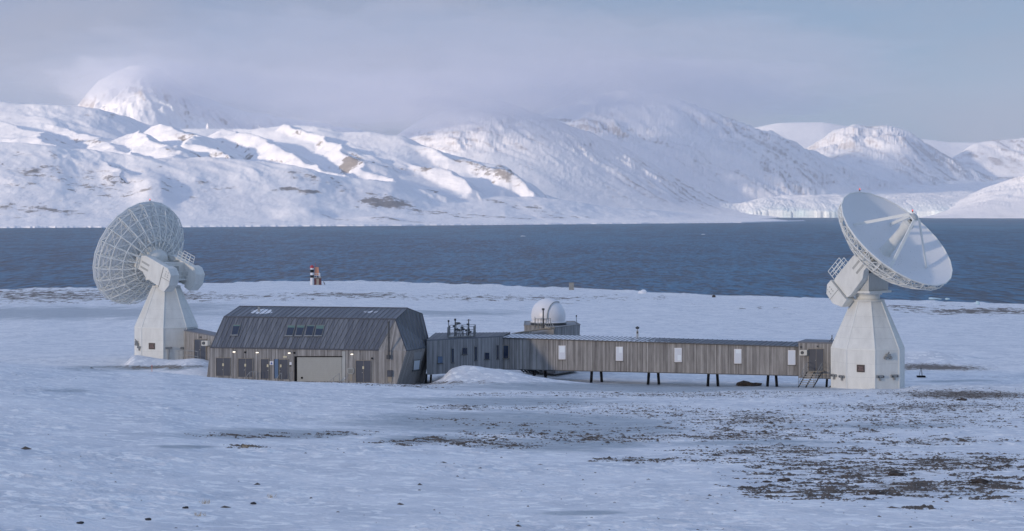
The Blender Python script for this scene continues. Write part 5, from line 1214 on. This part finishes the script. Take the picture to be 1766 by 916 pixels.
# ================================================================== AIR
def haze():
    zb, zt_ = -60.0, 1250.0; mb = MB().box((0, 8200, (zb + zt_) / 2), (56000, 18400, zt_ - zb)); m = bpy.data.materials.new('haze_air'); m.use_nodes = True; t = m.node_tree; t.nodes.clear()
    v = t.nodes.new('ShaderNodeVolumePrincipled'); v.inputs['Color'].default_value = (0.92, 0.94, 1.0, 1); v.inputs['Density'].default_value = HAZE_DENSITY; v.inputs['Anisotropy'].default_value = 0.2
    o_ = t.nodes.new('ShaderNodeOutputMaterial'); t.links.new(v.outputs[0], o_.inputs['Volume']); o = mb.build('haze', m, None); tag(o, 'pale cold air over the fjord', 'haze', kind='stuff'); return o
haze()

def cloud(cx_, cy_, cz_, rx, ry, rz, dens, seed, label, col=(0.9, 0.91, 0.94), amp=.35):
    bm = bmesh.new(); bmesh.ops.create_icosphere(bm, subdivisions=5, radius=1.0); p = np.array([v.co[:] for v in bm.verts])
    k = 1 + amp * (fbm(p[:, 0] * 2.2 + p[:, 2], p[:, 1] * 2.2 - p[:, 2], 5, seed) + .7 * fbm(p[:, 0] * 5.5 + 3, p[:, 2] * 4.5 + p[:, 1] * 3, 4, seed + 7))
    for v, q_ in zip(bm.verts, k): v.co = Vector((v.co.x * rx, v.co.y * ry, v.co.z * rz)) * float(q_)
    me = bpy.data.meshes.new('cloud'); bm.to_mesh(me); bm.free()
    m = bpy.data.materials.new('cloud_vapour'); m.use_nodes = True; t = m.node_tree; t.nodes.clear()
    v = t.nodes.new('ShaderNodeVolumePrincipled'); v.inputs['Color'].default_value = (*col, 1); v.inputs['Density'].default_value = dens; v.inputs['Anisotropy'].default_value = 0.3
    o_ = t.nodes.new('ShaderNodeOutputMaterial'); t.links.new(v.outputs[0], o_.inputs['Volume']); me.materials.append(m)
    o = bpy.data.objects.new('cloud', me); C.objects.link(o); o.location = (cx_, cy_, cz_); return tag(o, label, 'cloud', 'clouds', 'stuff')
# unseen cloud added to dim the sun at the station, not the far shore
kk = 1500 / math.tan(R(SUN_EL)); hx_, hy_ = sx / math.cos(R(SUN_EL)) * kk, sy / math.cos(R(SUN_EL)) * kk
cloud(hx_ + 100, hy_ + 100, 1500, 3000, 2200, 170, 0.0008, 5, 'cloud bank in front of the low sun', amp=.25)
def pc_(px, py, Y): return ((px - CX) / F * Y, Y, CAMZ - (py - HY) / F * Y)
for i, (px, py, Y, rx, ry, rz, d) in enumerate(((225, 140, 8600, 360, 330, 125, .0017), (330, 140, 8700, 420, 350, 110, .0011), (560, 165, 8600, 800, 500, 130, .0010), (760, 170, 8400, 700, 500, 130, .0011), (950, 140, 8500, 800, 500, 140, .0007), (1130, 140, 9000, 800, 500, 120, .0009), (1330, 180, 9300, 500, 400, 60, .0006), (700, 205, 8200, 500, 300, 60, .0008), (1020, 180, 8300, 560, 300, 60, .0004),
        (640, 120, 8900, 1500, 900, 330, .00035), (1080, 125, 9300, 1500, 900, 300, .00035), (250, 130, 9400, 1100, 500, 240, .0003))):
    cloud(*pc_(px, py, Y), rx, ry, rz, d, 60 + i, 'soft cloud hiding the mountain tops', (.84, .87, .95), .6)
